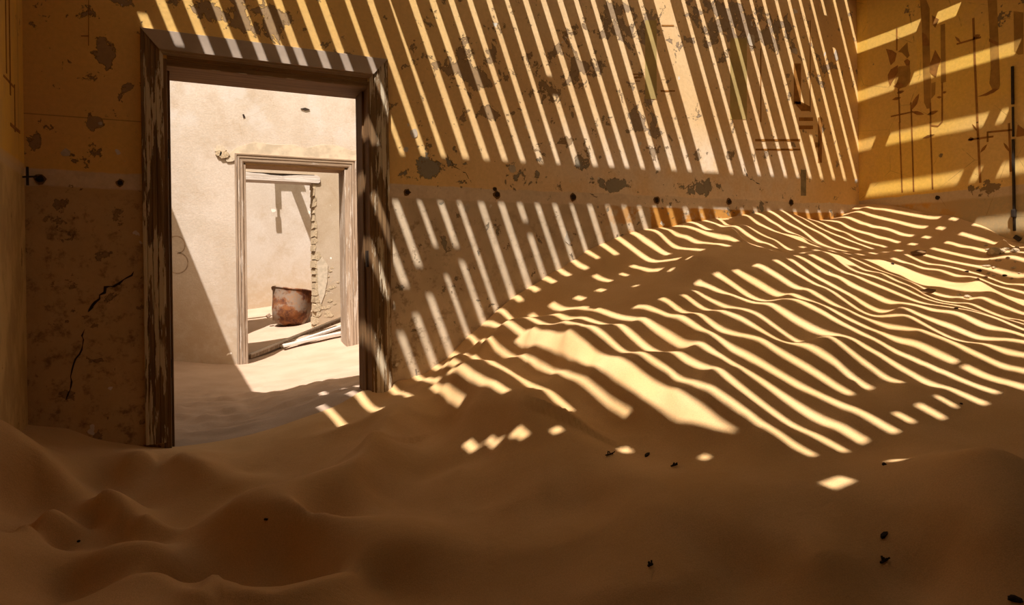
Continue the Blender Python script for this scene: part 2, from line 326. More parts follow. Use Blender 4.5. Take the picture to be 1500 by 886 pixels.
# strips over the gaps: closed roof, plus some added only to block stray stripes
def gap_blocker(k, a, b, zone):
    o = .03
    return strip('gap_blocker', lambda w_: gap(k, w_, zone)[0]-o, lambda w_: gap(k, w_, zone)[1]+o, a, b, H+TH/2+.001, H+TH/2+.014, .25)
closed0 = {32: [], 10: [(1.09, 1.145)], 26: [(1.05, 1.167)], 30: [(1.42, 1.54)], 0: [(1.3, WT)], 3: [(1.36, WT)], -8: [(.8, 1.1), (1.17, WT)], -7: [(.8, 1.06)]}
closed1 = {32: [(-.15, .57)], -8: [(-.15, .82)], -7: [(-.15, .82)], -6: [(.45, .82)], -5: [(.5, .82)], -3: [(-.15, .82)], -1: [(.408, .486)], 0: [(.464, .544)], 1: [(.519, .601)], 2: [(.56, .60)], -2: [(.358, .43)],
           6: [(.641, .679), (.12, .37), (-.15, .02)], 5: [(.2, .36)], 7: [(.08, .40), (-.15, 0)], 8: [(.31, .39), (-.06, .12)], 9: [(.2, .44), (-.15, .12)], 10: [(.27, .43)], 4: [(.22, .33)], 12: [(-.15, .24)], 13: [(-.15, .06)], 14: [(-.15, -.03)], 15: [(-.15, .04)]}  # last four entries added to hide stray stripes in the smoothed trough
endw = {-8: 0., -7: -.16, -6: -.27, -5: -.25, -4: -.20, -3: 0., -2: -.56, -1: -.86, 0: -1.16, 1: -1.35, 2: -1.89}
closed2 = {6: [(-.5, -.148)], 7: [(-.55, -.148), (-2.0, -1.8)], 8: [(-.57, -.148), (-2.0, -1.79)], 9: [(-.5, -.148), (-1.99, -1.84)], 10: [(-.36, -.148)], 11: [(-.365, -.148)], 12: [(-1.835, -1.80), (-.38, -.148)], 13: [(-.40, -.148)], 14: [(-.42, -.148)], 15: [(-.41, -.148)], 16: [(-.33, -.148)], 17: [(-.32, -.148)], -4: [], -7: [(-1, -.148)]}
spots = {-1: (-1.32, -1.275), 0: (-1.58, -1.53), 1: (-1.84, -1.80), 2: (-2.325, -2.265), 4: (-2.325, -2.275)}
for k in ks:
    if k == 18: 
        MBk = strip('gap_blocker', lambda w_: V[18]+.03, lambda w_: V[18]+.11, .0, .70, H+TH/2+.001, H+TH/2+.014, .3); 
        strip('gap_blocker', lambda w_: V[18]-.12, lambda w_: V[18]+.12, -3.05, -2.1, H+TH/2+.001, H+TH/2+.014, .6); continue
    for a, b in closed0.get(k, []): gap_blocker(k, a, b, 0)
    for a, b in closed1.get(k, []): gap_blocker(k, a, b, 1)
    for a, b in closed2.get(k, []): gap_blocker(k, a, b, 2)
    if k == 21: continue
    e = endw.get(k, -2.10+.02*math.sin(k*3.)); 
    if k == 20:
        strip('gap_blocker', lambda w_: V[20]-.06, lambda w_: V[21]+.06, -3.05, -2.1, H+TH/2+.001, H+TH/2+.014, .6); continue
    if k in spots:
        s0, s1 = spots[k]; gap_blocker(k, -3.05, s0, 2); gap_blocker(k, s1, e, 2)
    elif k in (-4, -3, -2):
        wc = -.93-(VC[k]-1.229)*1.16; gap_blocker(k, -3.05, wc-.045, 2); gap_blocker(k, wc+.045, e, 2)
    else: gap_blocker(k, -3.05, e, 2)
# slanting end of the wide hole: an added sun-cutting triangular board across gap 2
strip('gap_blocker', lambda w_: 1.98, lambda w_: 1.985+.13*min(1, max(0, (-1.55-w_)/.30)), -1.90, -1.55, H+TH/2+.001, H+TH/2+.014, .03)
# joists under the laths
def joist(v0, v1, wlo, whi, dz, tilt=0.):
    bwid = (whi-wlo)-SB*dz; zt = H-TH/2-.001
    ylo = wlo-SB*(zt-dz); 
    return MB().bar((v0-SA*zt, ylo+bwid/2, zt-dz/2), (v1-SA*zt, ylo+bwid/2+tilt, zt-dz/2), bwid, dz).build('joist', M['roof_wood'], ceiling)
joist(.60, 6.85, .735, .868, .13, .02)
joist(2.56, 6.85, -.30, -.17, .13); joist(2.56, 6.85, -.115, -.03, .08)
MB().bar((XL-.1, -4.35, H-.09), (XR+.1, -4.35, H-.09), .1, .15).build('joist', M['roof_wood'], ceiling)
# ------------------------------------------------------------------ sand of the near room
CT = np.array([[759,70,351],[760,-97,355],[765,-248,349],[770,-356,339],[760,-502,374],[934,-55,386],[942,-187,369],[941,-322,379],[923,-559,439],[1146,35,433],[1148,-94,433],[1141,-281,461],[1140,-505,474],[1282,-19,489],[1280,-158,500],[1280,-345,508],[1288,-476,492],[1296,-633,477],[1303,-779,463],[1294,-909,493],[1279,-224,507],[1285,-444,497],[1290,-613,493],[1379,25,522],[1382,-74,518],[1374,-261,549],[1360,-523,600],[1355,-624,621],[1362,-689,604],[1369,-797,589],[1373,-892,582],[1370,-955,593],[1370,-1011,596],[1376,-1091,583],[1382,-1179,569],[1381,-1266,577],[1507,-191,651],[1500,-321,677],[1521,-56,605],[1522,-151,606],[1520,-305,618],[1513,-462,645],[1506,-595,672],[1505,-645,678],[1512,-720,661],[1516,-826,653],[1523,-922,638],[1532,-1008,618],[1542,-1100,593],[1536,-1194,614],[1531,-1243,631],[1537,-1281,614],[1547,-1325,588],[1667,-70,721],[1666,-219,732],[1660,-337,754],[1681,-110,684],[1676,-248,704],[1685,-395,686],[1696,-484,661],[1693,-597,674],[1689,-706,690],[1698,-783,667],[1707,-872,647],[1712,-987,637],[1696,-804,673],[1707,-1093,656],[1713,-1173,643],[1717,-1272,635],[1725,-1331,616],[1738,-1398,582],[1752,-1469,547],[1758,-1525,532],[1765,-1584,514],[1548,-1351,588],[1560,-1412,558],[1564,-1465,549],[1374,-1059,586],[1380,-1149,573],[1383,-1228,567],[1382,-1302,575],[1779,-41,809],[1780,-130,812],[1783,-201,807],[1773,-346,840],[1745,-448,752],[1758,-527,719],[1766,-586,701],[1763,-663,713],[1755,-773,738],[1761,-866,726],[1768,-949,710],[1762,-894,726],[1771,-998,704],[1776,-1081,693],[1774,-1151,702],[1779,-1240,692],[1780,-1309,693],[1788,-1355,671],[1795,-1408,654],[1791,-1390,666],[1808,-1502,622],[1816,-1577,603],[1828,-1660,573],[1839,-1724,546],[1849,-1772,520],[1822,-613,826],[1827,-739,816],[1831,-861,810],[1822,-1008,842],[1832,-1060,816],[1844,-1129,786],[1859,-1200,746],[1863,-1383,744],[1873,-1461,720],[1886,-1530,686],[1899,-1605,654],[1903,-1648,645],[1906,-1752,641],[1915,-1813,616],[1930,-1894,578],[1945,-1962,538],[1955,-2033,513],[1881,13,884],[1878,-56,895],[1901,-186,835],[1895,-296,857],[1889,-385,878],[1904,-562,844],[1903,-646,850],[1901,-743,861],[1898,-824,874],[1899,-919,874],[1901,-1019,872],[1905,-1091,865],[1914,-1141,842],[1925,-1197,814],[1937,-1250,784],[1944,-1298,765],[1945,-1317,763],[1943,-1421,772],[1945,-1455,771],[1958,-1532,735],[1971,-1630,705],[1979,-1651,682],[1984,-1729,673],[1988,-1804,664],[1991,-1871,659],[2004,-1936,626],[2017,-2011,591],[2032,-2090,552],[2006,-1955,620],[2019,-2035,587],[2032,-2111,553],[2043,-2184,525],[2053,-2229,499],[2058,-2271,487],[2000,-78,975],[2049,-209,844],[2042,-358,869],[2037,-538,891],[2045,-593,873],[2045,-683,876],[2042,-788,890],[2047,-875,879],[2053,-1013,870],[2050,-1094,881],[2052,-1133,877],[2066,-1182,838],[2083,-1247,796],[2095,-1306,763],[2096,-1359,763],[2094,-1466,772],[2095,-1516,772],[2108,-1574,740],[2115,-1642,721],[2118,-1692,716],[2116,-1738,723],[2114,-1776,731],[2126,-1814,698],[2143,-1884,655],[2160,-1963,610],[2175,-2039,570],[2188,-2114,537],[2195,-2191,523],[2200,-2239,510],[2206,-2285,496],[2210,-2320,484],[2126,-80,1029],[2169,-272,917],[2174,-365,907],[2171,-481,921],[2169,-590,930],[2172,-747,928],[2180,-852,910],[2189,-984,891],[2191,-1086,890],[2190,-1158,898],[2201,-1202,869],[2215,-1268,831],[2229,-1341,796],[2237,-1400,775],[2235,-1462,784],[2229,-1542,803],[2237,-1580,783],[2248,-1666,756],[2260,-1733,726],[2271,-1805,699],[2262,-1768,721],[2279,-1853,677],[2296,-1932,633],[2313,-2008,590],[2326,-2083,554],[2335,-2159,533],[2337,-2210,529],[2344,-2255,511],[2352,-2299,493],[2355,-2325,483],[2249,-93,1076],[2255,-150,1059],[2308,-954,948],[2308,-1017,952],[2313,-1091,939],[2317,-1144,930],[2324,-1212,915],[2326,-1283,913],[2335,-1343,890],[2347,-1414,859],[2351,-1475,850],[2366,-1538,812],[2383,-1604,767],[2396,-1699,733],[2409,-1786,701],[2420,-1855,673],[2433,-1937,640],[2441,-2020,620],[2450,-2097,598],[2456,-2147,585],[2458,-2188,581],[2465,-2244,563],[2475,-2300,539],[2479,-2327,528],[2482,-2367,520],[2359,23,1156],[2368,-46,1132],[2376,-116,1113],[2434,-1023,992],[2441,-1073,975],[2452,-1117,944],[2460,-1173,925],[2461,-1272,928],[2465,-1303,917],[2480,-1354,877],[2494,-1422,840],[2499,-1512,830],[2501,-1586,827],[2507,-1663,815],[2520,-1721,781],[2534,-1789,744],[2549,-1872,706],[2565,-1957,664],[2578,-2017,632],[2585,-2079,613],[2605,-2263,567],[2609,-2299,554],[2615,-2333,540],[2619,-2376,530],[2478,16,1220],[2492,-59,1183],[2502,-139,1158],[2519,-199,1115],[2529,-273,1088],[2534,-366,1078],[2571,-1057,1005],[2582,-1102,977],[2592,-1146,950],[2598,-1202,935],[2599,-1299,938],[2604,-1343,925],[2615,-1431,900],[2626,-1493,871],[2637,-1558,843],[2648,-1627,814],[2654,-1692,800],[2657,-1757,795],[2663,-1818,782],[2674,-1872,752],[2687,-1934,718],[2707,-2018,665],[2710,-1999,658],[2719,-2038,634],[2723,-2074,624],[2741,-2278,583],[2747,-2317,566],[2755,-2359,547],[2761,-2403,532],[2591,11,1292],[2601,-47,1266],[2613,-116,1236],[2698,-983,1035],[2711,-1045,1000],[2724,-1123,966],[2734,-1194,943],[2736,-1296,942],[2740,-1358,932],[2748,-1417,914],[2759,-1468,884],[2774,-1530,845],[2788,-1590,808],[2796,-1627,788],[2784,-1837,831],[2797,-1882,796],[2815,-1940,747],[2835,-2013,695],[2826,-1974,718],[2845,-2045,667],[2851,-2085,652],[2852,-2143,653],[2868,-2269,614],[2875,-2307,596],[2884,-2349,573],[2891,-2381,555],[2894,-2419,548],[2723,8,1341],[2740,-74,1297],[2756,-148,1255],[2784,-269,1181],[2792,-362,1164],[2800,-450,1145],[2834,-852,1067],[2841,-934,1051],[2853,-1027,1022],[2859,-1122,1008],[2868,-1192,987],[2877,-1280,965],[2882,-1390,957],[2894,-1440,925],[2911,-1515,879],[2926,-1597,842],[2934,-1673,821],[2941,-1844,810],[2954,-1895,775],[2963,-1948,752],[2975,-1997,722],[2986,-2045,692],[2994,-2089,671],[3006,-2140,641],[3011,-2188,630],[3011,-2238,630],[3018,-2283,614],[3024,-2326,598],[3030,-2369,583],[3035,-2415,571],[2857,4,1388],[2874,-71,1343],[2896,-163,1286],[2915,-243,1236],[2925,-306,1211],[2927,-427,1209],[2926,-558,1219],[2926,-702,1225],[2926,-786,1229],[2964,-883,1125],[2978,-947,1090],[2996,-1022,1042],[3014,-1095,995],[3023,-1171,972],[3025,-1227,970],[3023,-1295,977],[3020,-1362,989],[3024,-1436,982],[3036,-1508,950],[3048,-1577,920],[3063,-1649,881],[3076,-1720,850],[3087,-1788,819],[3095,-1845,800],[3106,-1898,770],[3118,-1949,741],[3124,-2002,725],[3134,-2062,701],[3143,-2120,678],[3135,-2083,699],[3144,-2141,676],[3152,-2197,654],[3160,-2252,636],[3166,-2306,621],[3171,-2354,611],[3177,-2396,595],[3180,-2434,589],[2998,-44,1406],[3021,-135,1345],[3038,-217,1301],[3056,-320,1254],[3099,-887,1158],[3121,-979,1101],[3145,-1092,1039],[3163,-1196,993],[3158,-1283,1010],[3167,-1332,988],[3182,-1487,951],[3195,-1548,917],[3211,-1620,878],[3220,-1681,854],[3224,-1704,843],[3231,-1764,826],[3241,-1820,800],[3250,-1875,779],[3253,-1932,773],[3260,-1985,755],[3269,-2035,732],[3277,-2084,712],[3282,-2124,700],[3286,-2147,690],[3294,-2193,668],[3302,-2248,649],[3306,-2294,639],[3309,-2339,633],[3314,-2394,621],[3122,-1,1450],[3131,-104,1430],[3143,-155,1399],[3157,-188,1360],[3176,-252,1308],[3183,-330,1294],[3187,-431,1285],[3192,-518,1277],[3233,-910,1178],[3238,-980,1167],[3253,-1056,1127],[3270,-1129,1085],[3286,-1199,1041],[3291,-1244,1031],[3292,-1292,1030],[3304,-1345,997],[3326,-1449,942],[3335,-1529,920],[3341,-1553,904],[3351,-1615,879],[3360,-1675,855],[3369,-1735,834],[3370,-1797,831],[3371,-1858,832],[3370,-1895,838],[3375,-1927,825],[3380,-1969,811],[3388,-2021,793],[3397,-2070,769],[3407,-2117,742],[3415,-2164,722],[3424,-2210,700],[3430,-2255,683],[3433,-2302,679],[3264,-1,1467],[3270,-53,1451],[3275,-99,1440],[3290,-146,1401],[3300,-246,1375],[3315,-326,1339],[3319,-416,1332],[3325,-543,1319],[3334,-641,1298],[3374,-985,1202],[3384,-1030,1176],[3402,-1102,1129],[3417,-1174,1090],[3431,-1244,1052],[3438,-1302,1036],[3450,-1354,1003],[3478,-1453,929],[3489,-1503,901],[3496,-1555,884],[3498,-1609,881],[3496,-1683,889],[3494,-1756,897],[3501,-1789,880],[3510,-1832,855],[3522,-1885,825],[3532,-1937,799],[3538,-1979,785],[3540,-2022,779],[3541,-2065,778],[3543,-2102,776],[3549,-2145,760],[3557,-2192,740],[3561,-2239,731],[3562,-2276,730],[3401,2,1479],[3407,-139,1467],[3418,-226,1441],[3433,-317,1403],[3441,-378,1383],[3449,-449,1364],[3460,-569,1339],[3510,-966,1215],[3523,-1018,1181],[3545,-1094,1122],[3563,-1172,1076],[3577,-1242,1038],[3590,-1310,1004],[3602,-1364,974],[3614,-1407,941],[3625,-1458,913],[3632,-1510,895],[3631,-1560,901],[3625,-1612,921],[3620,-1649,936],[3628,-1683,915],[3637,-1729,892],[3648,-1797,864],[3656,-1853,843],[3663,-1908,825],[3672,-1960,802],[3678,-2002,787],[3681,-2050,783],[3679,-2141,790],[3680,-2181,789],[3683,-2219,784],[3540,5,1515],[3549,-82,1494],[3562,-142,1460],[3572,-205,1435],[3571,-301,1441],[3576,-377,1432],[3574,-446,1439],[3595,-427,1381],[3609,-521,1344],[3769,-563,1328],[3776,-607,1309],[3789,-656,1275],[3801,-725,1245],[3655,-907,1234],[3667,-969,1203],[3685,-1041,1153],[3701,-1106,1112],[3711,-1189,1087],[3727,-1241,1044],[3733,-1269,1031],[3743,-1331,1004],[3755,-1390,974],[3764,-1442,949],[3769,-1490,939],[3767,-1540,945],[3772,-1625,935],[3777,-1669,924],[3783,-1717,910],[3785,-1779,907],[3789,-1849,898],[3800,-1902,870],[3811,-1954,842],[3817,-2007,828],[3818,-2061,826],[3823,-2111,815],[3828,-2149,801],[3688,12,1529],[3696,-74,1510],[3705,-139,1489],[3712,-174,1471],[3720,-332,1455],[3735,-379,1414],[3749,-432,1378],[3763,-494,1342],[3937,-583,1289],[3944,-642,1270],[3952,-705,1252],[3804,-884,1244],[3817,-946,1209],[3835,-1036,1162],[3854,-1131,1113],[3859,-1178,1102],[3870,-1233,1073],[3882,-1302,1042],[3893,-1371,1014],[3906,-1450,981],[3916,-1514,955],[3924,-1578,937],[3928,-1663,930],[3933,-1762,919],[3938,-1827,910],[3946,-1911,888],[3954,-1964,870],[3964,-2015,845],[3974,-2079,818],[3843,-36,1528],[3857,-70,1490],[3861,-151,1482],[3865,-277,1477],[3877,-322,1446],[3893,-385,1405],[3905,-450,1374],[3912,-507,1354],[4067,-640,1291],[4072,-694,1279],[3948,-855,1269],[3954,-901,1255],[3962,-940,1236],[3981,-995,1184],[3995,-1044,1145],[4004,-1088,1122],[4100,-932,1211],[4114,-983,1175],[4130,-1056,1131],[4139,-1171,1112],[4149,-1215,1086],[4161,-1270,1056],[4169,-1332,1035],[4180,-1385,1006],[4191,-1422,978],[4201,-1479,951],[4208,-1545,935],[4211,-1611,930],[4212,-1676,931],[4223,-1734,902],[4236,-1807,869],[4242,-1864,852],[4243,-1916,852],[4248,-1947,841],[4113,3,1580],[4119,-58,1564],[4139,-111,1510],[4153,-180,1475],[4167,-258,1438],[4178,-338,1411],[4320,-1259,1052],[4336,-1326,1011],[4348,-1377,979],[4355,-1431,962],[4359,-1492,953],[4358,-1542,958],[4364,-1599,943],[4361,-1634,955],[4361,-1667,956],[4372,-1719,926],[4381,-1777,905],[4390,-1833,880],[4396,-1876,867],[4408,-957,1163],[4425,-1030,1118],[4435,-1107,1094],[4448,-1162,1059],[4462,-1248,1025],[4467,-1351,1016],[4474,-1427,999],[4480,-1501,986],[4480,-1597,989],[4479,-1657,994],[4492,-1721,960],[4610,-993,1152],[4624,-1068,1115],[4639,-1156,1079],[4650,-1251,1052],[4658,-1344,1034],[4658,-1403,1035],[4655,-1455,1047],[4652,-1495,1055],[4663,-1534,1026],[4678,-1593,986],[4691,-1653,955],[4258,5,1600],[4269,-68,1571],[4286,-123,1525],[4300,-186,1489],[4319,-248,1440],[4327,-297,1419],[4334,-357,1403],[4407,3,1622],[4423,-67,1581],[4443,-130,1528],[4457,-187,1491],[4473,-263,1450],[4493,-322,1396],[4510,-372,1348],[4553,0,1631],[4567,-59,1592],[4591,-137,1530],[4609,-206,1483],[4634,-327,1416],[4651,-388,1371],[4666,-449,1332],[4678,-522,1303],[4684,-577,1288],[4729,-933,1176],[4735,-998,1163],[4746,-1058,1134],[4751,-1120,1124],[4754,-1182,1117],[4764,-1239,1093],[4770,-1288,1076],[4771,-1370,1077],[4779,-1438,1059],[4792,-1501,1026],[4800,-1565,1004],[4807,-1628,987],[4814,-1675,970],[4924,-1353,1084],[4929,-1394,1071],[4940,-1453,1044],[4948,-1505,1023],[4949,-1559,1023],[4952,-1609,1016],[5076,-1434,1081],[5081,-1481,1069],[5083,-1521,1065],[5082,-1547,1070],[4719,0,1600],[4748,-132,1523],[4764,-192,1481],[4779,-258,1444],[4793,-333,1407],[4803,-398,1381],[4815,-461,1351],[4820,-498,1337],[4831,-560,1311],[4840,-621,1286],[4850,-681,1262],[4881,5,1566],[4901,-124,1516],[4915,-185,1478],[4928,-262,1445],[4935,-321,1428],[4948,-374,1392],[4962,-436,1357],[4975,-528,1326],[4982,-599,1309],[4964,-456,1351],[4991,-653,1285],[4998,-714,1267],[4855,-835,1254],[4867,-897,1222],[4881,-958,1187],[4891,-1019,1161],[4894,-1084,1156],[5038,2,1557],[5048,-127,1533],[5054,-179,1520],[5070,-233,1478],[5087,-327,1434],[5099,-422,1405],[5089,-347,1428],[5109,-476,1379],[5118,-569,1357],[5127,-630,1333],[5131,-675,1325],[5137,-759,1312],[5151,-893,1278],[5186,1,1569],[5188,-141,1570],[5199,-204,1541],[5214,-279,1502],[5226,-355,1473],[5215,-300,1500],[5230,-414,1463],[5243,-516,1431],[5255,-576,1400],[5261,-639,1385],[5265,-698,1377],[5271,-781,1365],[5286,-888,1327],[5293,-961,1311],[5302,-1023,1287],[5306,-1086,1279],[5320,-1198,1245],[5323,-1303,1241],[5325,-1377,1240],[5327,-1431,1234],[5331,-6,1603],[5326,-157,1622],[5343,-265,1579],[5360,-389,1536],[5375,-500,1500],[5387,-589,1468],[5394,-651,1452],[5397,-715,1448],[5403,-806,1434],[5419,-915,1394],[5427,-979,1373],[5439,-1055,1343],[5448,-1123,1323],[5457,-1197,1299],[5463,-1271,1286],[5469,-1363,1274],[5453,-21,1665],[5457,-75,1657],[5453,-134,1670],[5462,-204,1647],[5468,-286,1635],[5479,-382,1608],[5490,-476,1581],[5503,-594,1549],[5512,-683,1529],[5514,-751,1526],[5522,-841,1509],[5539,-952,1466],[5548,-1031,1443],[5562,-1105,1408],[5576,-1177,1370],[5584,-1235,1350],[5184,-1176,1198],[5188,-1236,1189],[5188,-1297,1193],[5185,-1373,1204],[5189,-1436,1197],[1197,0,493],[1310,0,513],[1433,0,554],[1543,0,615],[1656,0,719],[1768,0,800],[1996,0,969],[2111,0,1032],[2229,0,1091],[2344,0,1158],[2467,0,1220],[2984,0,1422],[3898,0,1548],[-667,-570,590],[-667,-1200,550],[-667,-2500,400],[-667,-4000,300],[1350,-1950,320],[1500,-2600,280],[1000,-3000,220],[1800,-2900,330],[2300,-3200,360],[3000,-3100,460],[2750,-2650,480],[3600,-2900,560],[4500,-2600,760],[5500,-2000,1120],[5500,-3000,950],[4500,-4000,600],[2000,-4200,300],[0,-4200,220],[3000,-6000,400],[0,-6000,300],[5500,-6000,700],[-660,0,445],[-500,0,407],[-406,0,353],[-203,0,284],[-54,0,250],[200,0,250],[500,0,290],[750,0,350],[1000,0,450],[200,-250,260],[500,-300,300],[720,-100,350],[5450,-1250,1345],[1092,-1097,360],[984,-1296,290],[1256,-1270,425],[1137,-1524,330],[1368,-1572,450],[1237,-1800,340],[1447,-1947,400],[1319,-2125,330],[1547,-2208,410],[1706,-2363,430],[1819,-2538,420],[1036,-1611,250],[1374,-2405,330],[1599,-2712,360],[2023,-2740,490],[2182,-2850,620],[1897,-2997,480],[1524,-1645,475],[120,-1240,280],[182,-1318,330],[264,-1403,345],[334,-1482,340],[382,-1523,330],[453,-1567,310],[515,-1579,300],[73,-1413,210],[177,-1516,190],[245,-1565,190],[328,-1562,195],[457,-1502,210],[529,-1513,240],[-41,-422,310],[3,-488,330],[37,-533,330],[99,-689,320],[165,-770,280],[193,-853,260],[-270,-547,240],[-195,-857,220],[-77,-1063,210],[-6,-1149,205],[84,-1102,220],[185,-884,235],[2,-729,285],[65,-878,230],[-315,-922,300],[-272,-967,320],[-232,-983,310],[-190,-1068,285],[-114,-1159,265],[-46,-1205,240],[-293,-998,210],[-193,-1147,205],[-79,-1271,210],[-253,-476,310],[-180,-471,345],[-144,-471,340],[-89,-470,300],[-137,-546,280],[-203,-561,270],[-381,-586,290],[-580,-809,430],[-502,-744,420],[-449,-717,380],[-398,-751,320],[-595,-905,330],[-517,-799,310],[-533,-1237,300],[-491,-1206,320],[-415,-1127,310],[-349,-1082,280],[-516,-1179,210],[-403,-1147,210],[-317,-1189,220],[-228,-1487,280],[-141,-1489,285],[-62,-1508,260],[-205,-1540,220],[-126,-1614,250],[-50,-1680,260],[-8,-1733,250],[48,-1807,250],[86,-1783,270],[145,-1812,240],[244,-1890,230],[339,-1916,240],[435,-1946,260],[515,-1875,250],[580,-1842,270],[674,-1876,275],[752,-1922,265],[-33,-1578,120],[162,-1705,130],[352,-1830,140],[564,-1935,190],[667,-2029,185],[-406,-1503,250],[-318,-1510,190],[1059,-541,455],[949,-663,440],[783,-946,410],[657,-1194,370],[590,-1335,330],[841,-571,385],[788,-645,345],[644,-842,280],[530,-954,250],[1011,-840,360],[974,-1145,280],[750,-1276,250],[790,-1429,235],[350,-490,265],[375,-813,250],[274,-642,250],[535,-559,290],[116,-165,270],[-336,-230,330],[-577,-251,400]], float)/1000
CREST = [[[[-0.58,-0.809],[-0.5,-0.757],[-0.444,-0.75],[-0.397,-0.762]],0.028,0.045,0.06],[[[-0.253,-0.487],[-0.178,-0.501],[-0.143,-0.496],[-0.088,-0.5]],0.024,0.04,0.05],[[[-0.04,-0.478],[0.003,-0.569],[0.036,-0.644],[0.097,-0.744],[0.164,-0.789]],0.03,0.045,0.06],[[[-0.314,-0.931],[-0.271,-0.976],[-0.229,-1.02],[-0.189,-1.099],[-0.113,-1.194],[-0.046,-1.217]],0.03,0.04,0.06],[[[-0.483,-1.252],[-0.416,-1.124],[-0.348,-1.088]],0.022,0.04,0.06],[[[0.117,-1.299],[0.179,-1.364],[0.259,-1.451],[0.331,-1.51],[0.379,-1.546],[0.444,-1.613],[0.502,-1.642]],0.036,0.05,0.07],[[[0.074,-1.404],[0.116,-1.448],[0.178,-1.503],[0.245,-1.56],[0.34,-1.561],[0.431,-1.642]],-0.012,0.05,0.06],[[[-0.119,-1.747],[-0.048,-1.76],[-0.008,-1.838],[0.044,-1.98],[0.083,-1.861],[0.131,-2.024],[0.218,-2.114],[0.312,-2.08],[0.424,-1.997],[0.514,-1.88]],0.026,0.04,0.05],[[[0.563,-0.387],[0.716,-0.499],[0.797,-0.505],[0.941,-0.565],[1.071,-0.504]],0.012,0.06,0.04],[[[1.065,-0.524],[1.123,-0.599],[1.207,-0.642],[1.261,-0.703],[1.279,-0.851],[1.287,-1.018],[1.354,-1.179],[1.397,-1.258],[1.603,-1.095]],0.045,0.13,0.04],[[[1.049,-0.562],[0.935,-0.713],[0.764,-1.021],[0.644,-1.25],[0.587,-1.349]],0.034,0.045,0.07],[[[0.514,-1.88],[0.577,-1.854],[0.67,-1.889],[0.75,-1.929]],0.018,0.06,0.08],[[[0.933,-1.546],[1.019,-1.404],[1.134,-1.242]],0.02,0.05,0.1],[[[0.908,-1.499],[1.005,-1.617],[1.092,-1.742],[1.202,-1.809]],0.02,0.07,0.12],[[[1.221,-1.853],[1.3,-1.754],[1.38,-1.551]],0.02,0.05,0.1],[[[0.89,-2.0],[0.99,-2.05],[1.131,-2.121],[1.314,-2.132]],0.02,0.1,0.18],[[[1.381,-2.038],[1.433,-2.272],[1.54,-2.407],[1.613,-2.583],[1.739,-2.716]],0.018,0.08,0.16],[[[1.516,-2.372],[1.537,-2.522],[1.563,-2.697],[1.751,-2.791]],0.02,0.07,0.16],[[[1.001,-2.333],[1.13,-2.456],[1.251,-2.517],[1.43,-2.491]],0.03,0.1,0.16],[[[1.804,-2.332],[1.875,-2.494],[1.938,-2.665],[1.962,-2.874],[1.995,-3.03]],0.014,0.08,0.16],[[[1.857,-2.741],[1.874,-2.888],[1.876,-3.086]],0.014,0.07,0.14]]
def fit(ct, lam):
    n = len(ct); Xc = ct[:, :2]; r = np.linalg.norm(Xc[:, None]-Xc[None], axis=2)
    K = np.where(r > 0, r*r*np.log(r+1e-12), 0)+lam*np.eye(n); Pm = np.hstack([np.ones((n, 1)), Xc])
    A_ = np.block([[K, Pm], [Pm.T, np.zeros((3, 3))]]); return Xc, np.linalg.solve(A_, np.concatenate([ct[:, 2], np.zeros(3)]))
def ev(mdl, Q):
    Xc, s = mdl; out = np.empty(len(Q))
    for i in range(0, len(Q), 4000):
        q = Q[i:i+4000]; r2 = ((q[:, None]-Xc[None])**2).sum(2)+1e-14; out[i:i+4000] = (.5*r2*np.log(r2))@s[:-3]+s[-3]+q@s[-2:]
    return out
mdl = fit(CT, 3e-4)
def crest_h(Q):
    h = np.zeros(len(Q))
    for pl, a, ln, lf in CREST:
        p = np.array(pl)
        if len(p) < 2: continue
        box = (Q[:, 0] > p[:, 0].min()-.7) & (Q[:, 0] < p[:, 0].max()+.7) & (Q[:, 1] > p[:, 1].min()-.7) & (Q[:, 1] < p[:, 1].max()+.7)
        q = Q[box]; best = np.full(len(q), 9.); sg = np.ones(len(q)); tt = np.zeros(len(q))
        seg = np.linalg.norm(p[1:]-p[:-1], axis=1); cum = np.concatenate([[0], np.cumsum(seg)]); tot = cum[-1]
        for i in range(len(p)-1):
            d = p[i+1]-p[i]; L2 = (d@d)+1e-9; t = np.clip(((q-p[i])@d)/L2, 0, 1); e = q-(p[i]+t[:, None]*d); dd = np.linalg.norm(e, axis=1)
            cr = d[0]*(q[:, 1]-p[i][1])-d[1]*(q[:, 0]-p[i][0]); mm = dd < best
            best[mm] = dd[mm]; sg[mm] = np.sign(cr[mm]); tt[mm] = (cum[i]+t[mm]*seg[i])/tot
        ds = np.sqrt(best**2+.012**2)-.012; Lx = np.where(sg > 0, lf, ln)
        tap = np.clip(np.minimum(tt, 1-tt)*4, 0.05, 1)**.7
        if lf < .045: h[box] -= np.where(sg > 0, 0, a*tap*(best/ln)*np.exp(1-best/ln)); continue
        h[box] += a*tap*np.where(sg > 0, np.exp(-(ds/lf)**1.2), 1.5*np.exp(-(ds/ln)**1.3)-.5*np.exp(-(ds/(2.2*ln))**2))
    return h
def vnoise(Q, s, seed):
    rs = np.random.RandomState(seed); T = rs.rand(64, 64); u = Q*s; i = np.floor(u).astype(int); f = u-i; f = f*f*(3-2*f)
    g = lambda a, b: T[(i[:, 0]+a) % 64, (i[:, 1]+b) % 64]
    return (g(0,0)*(1-f[:,0])+g(1,0)*f[:,0])*(1-f[:,1])+(g(0,1)*(1-f[:,0])+g(1,1)*f[:,0])*f[:,1]-.5
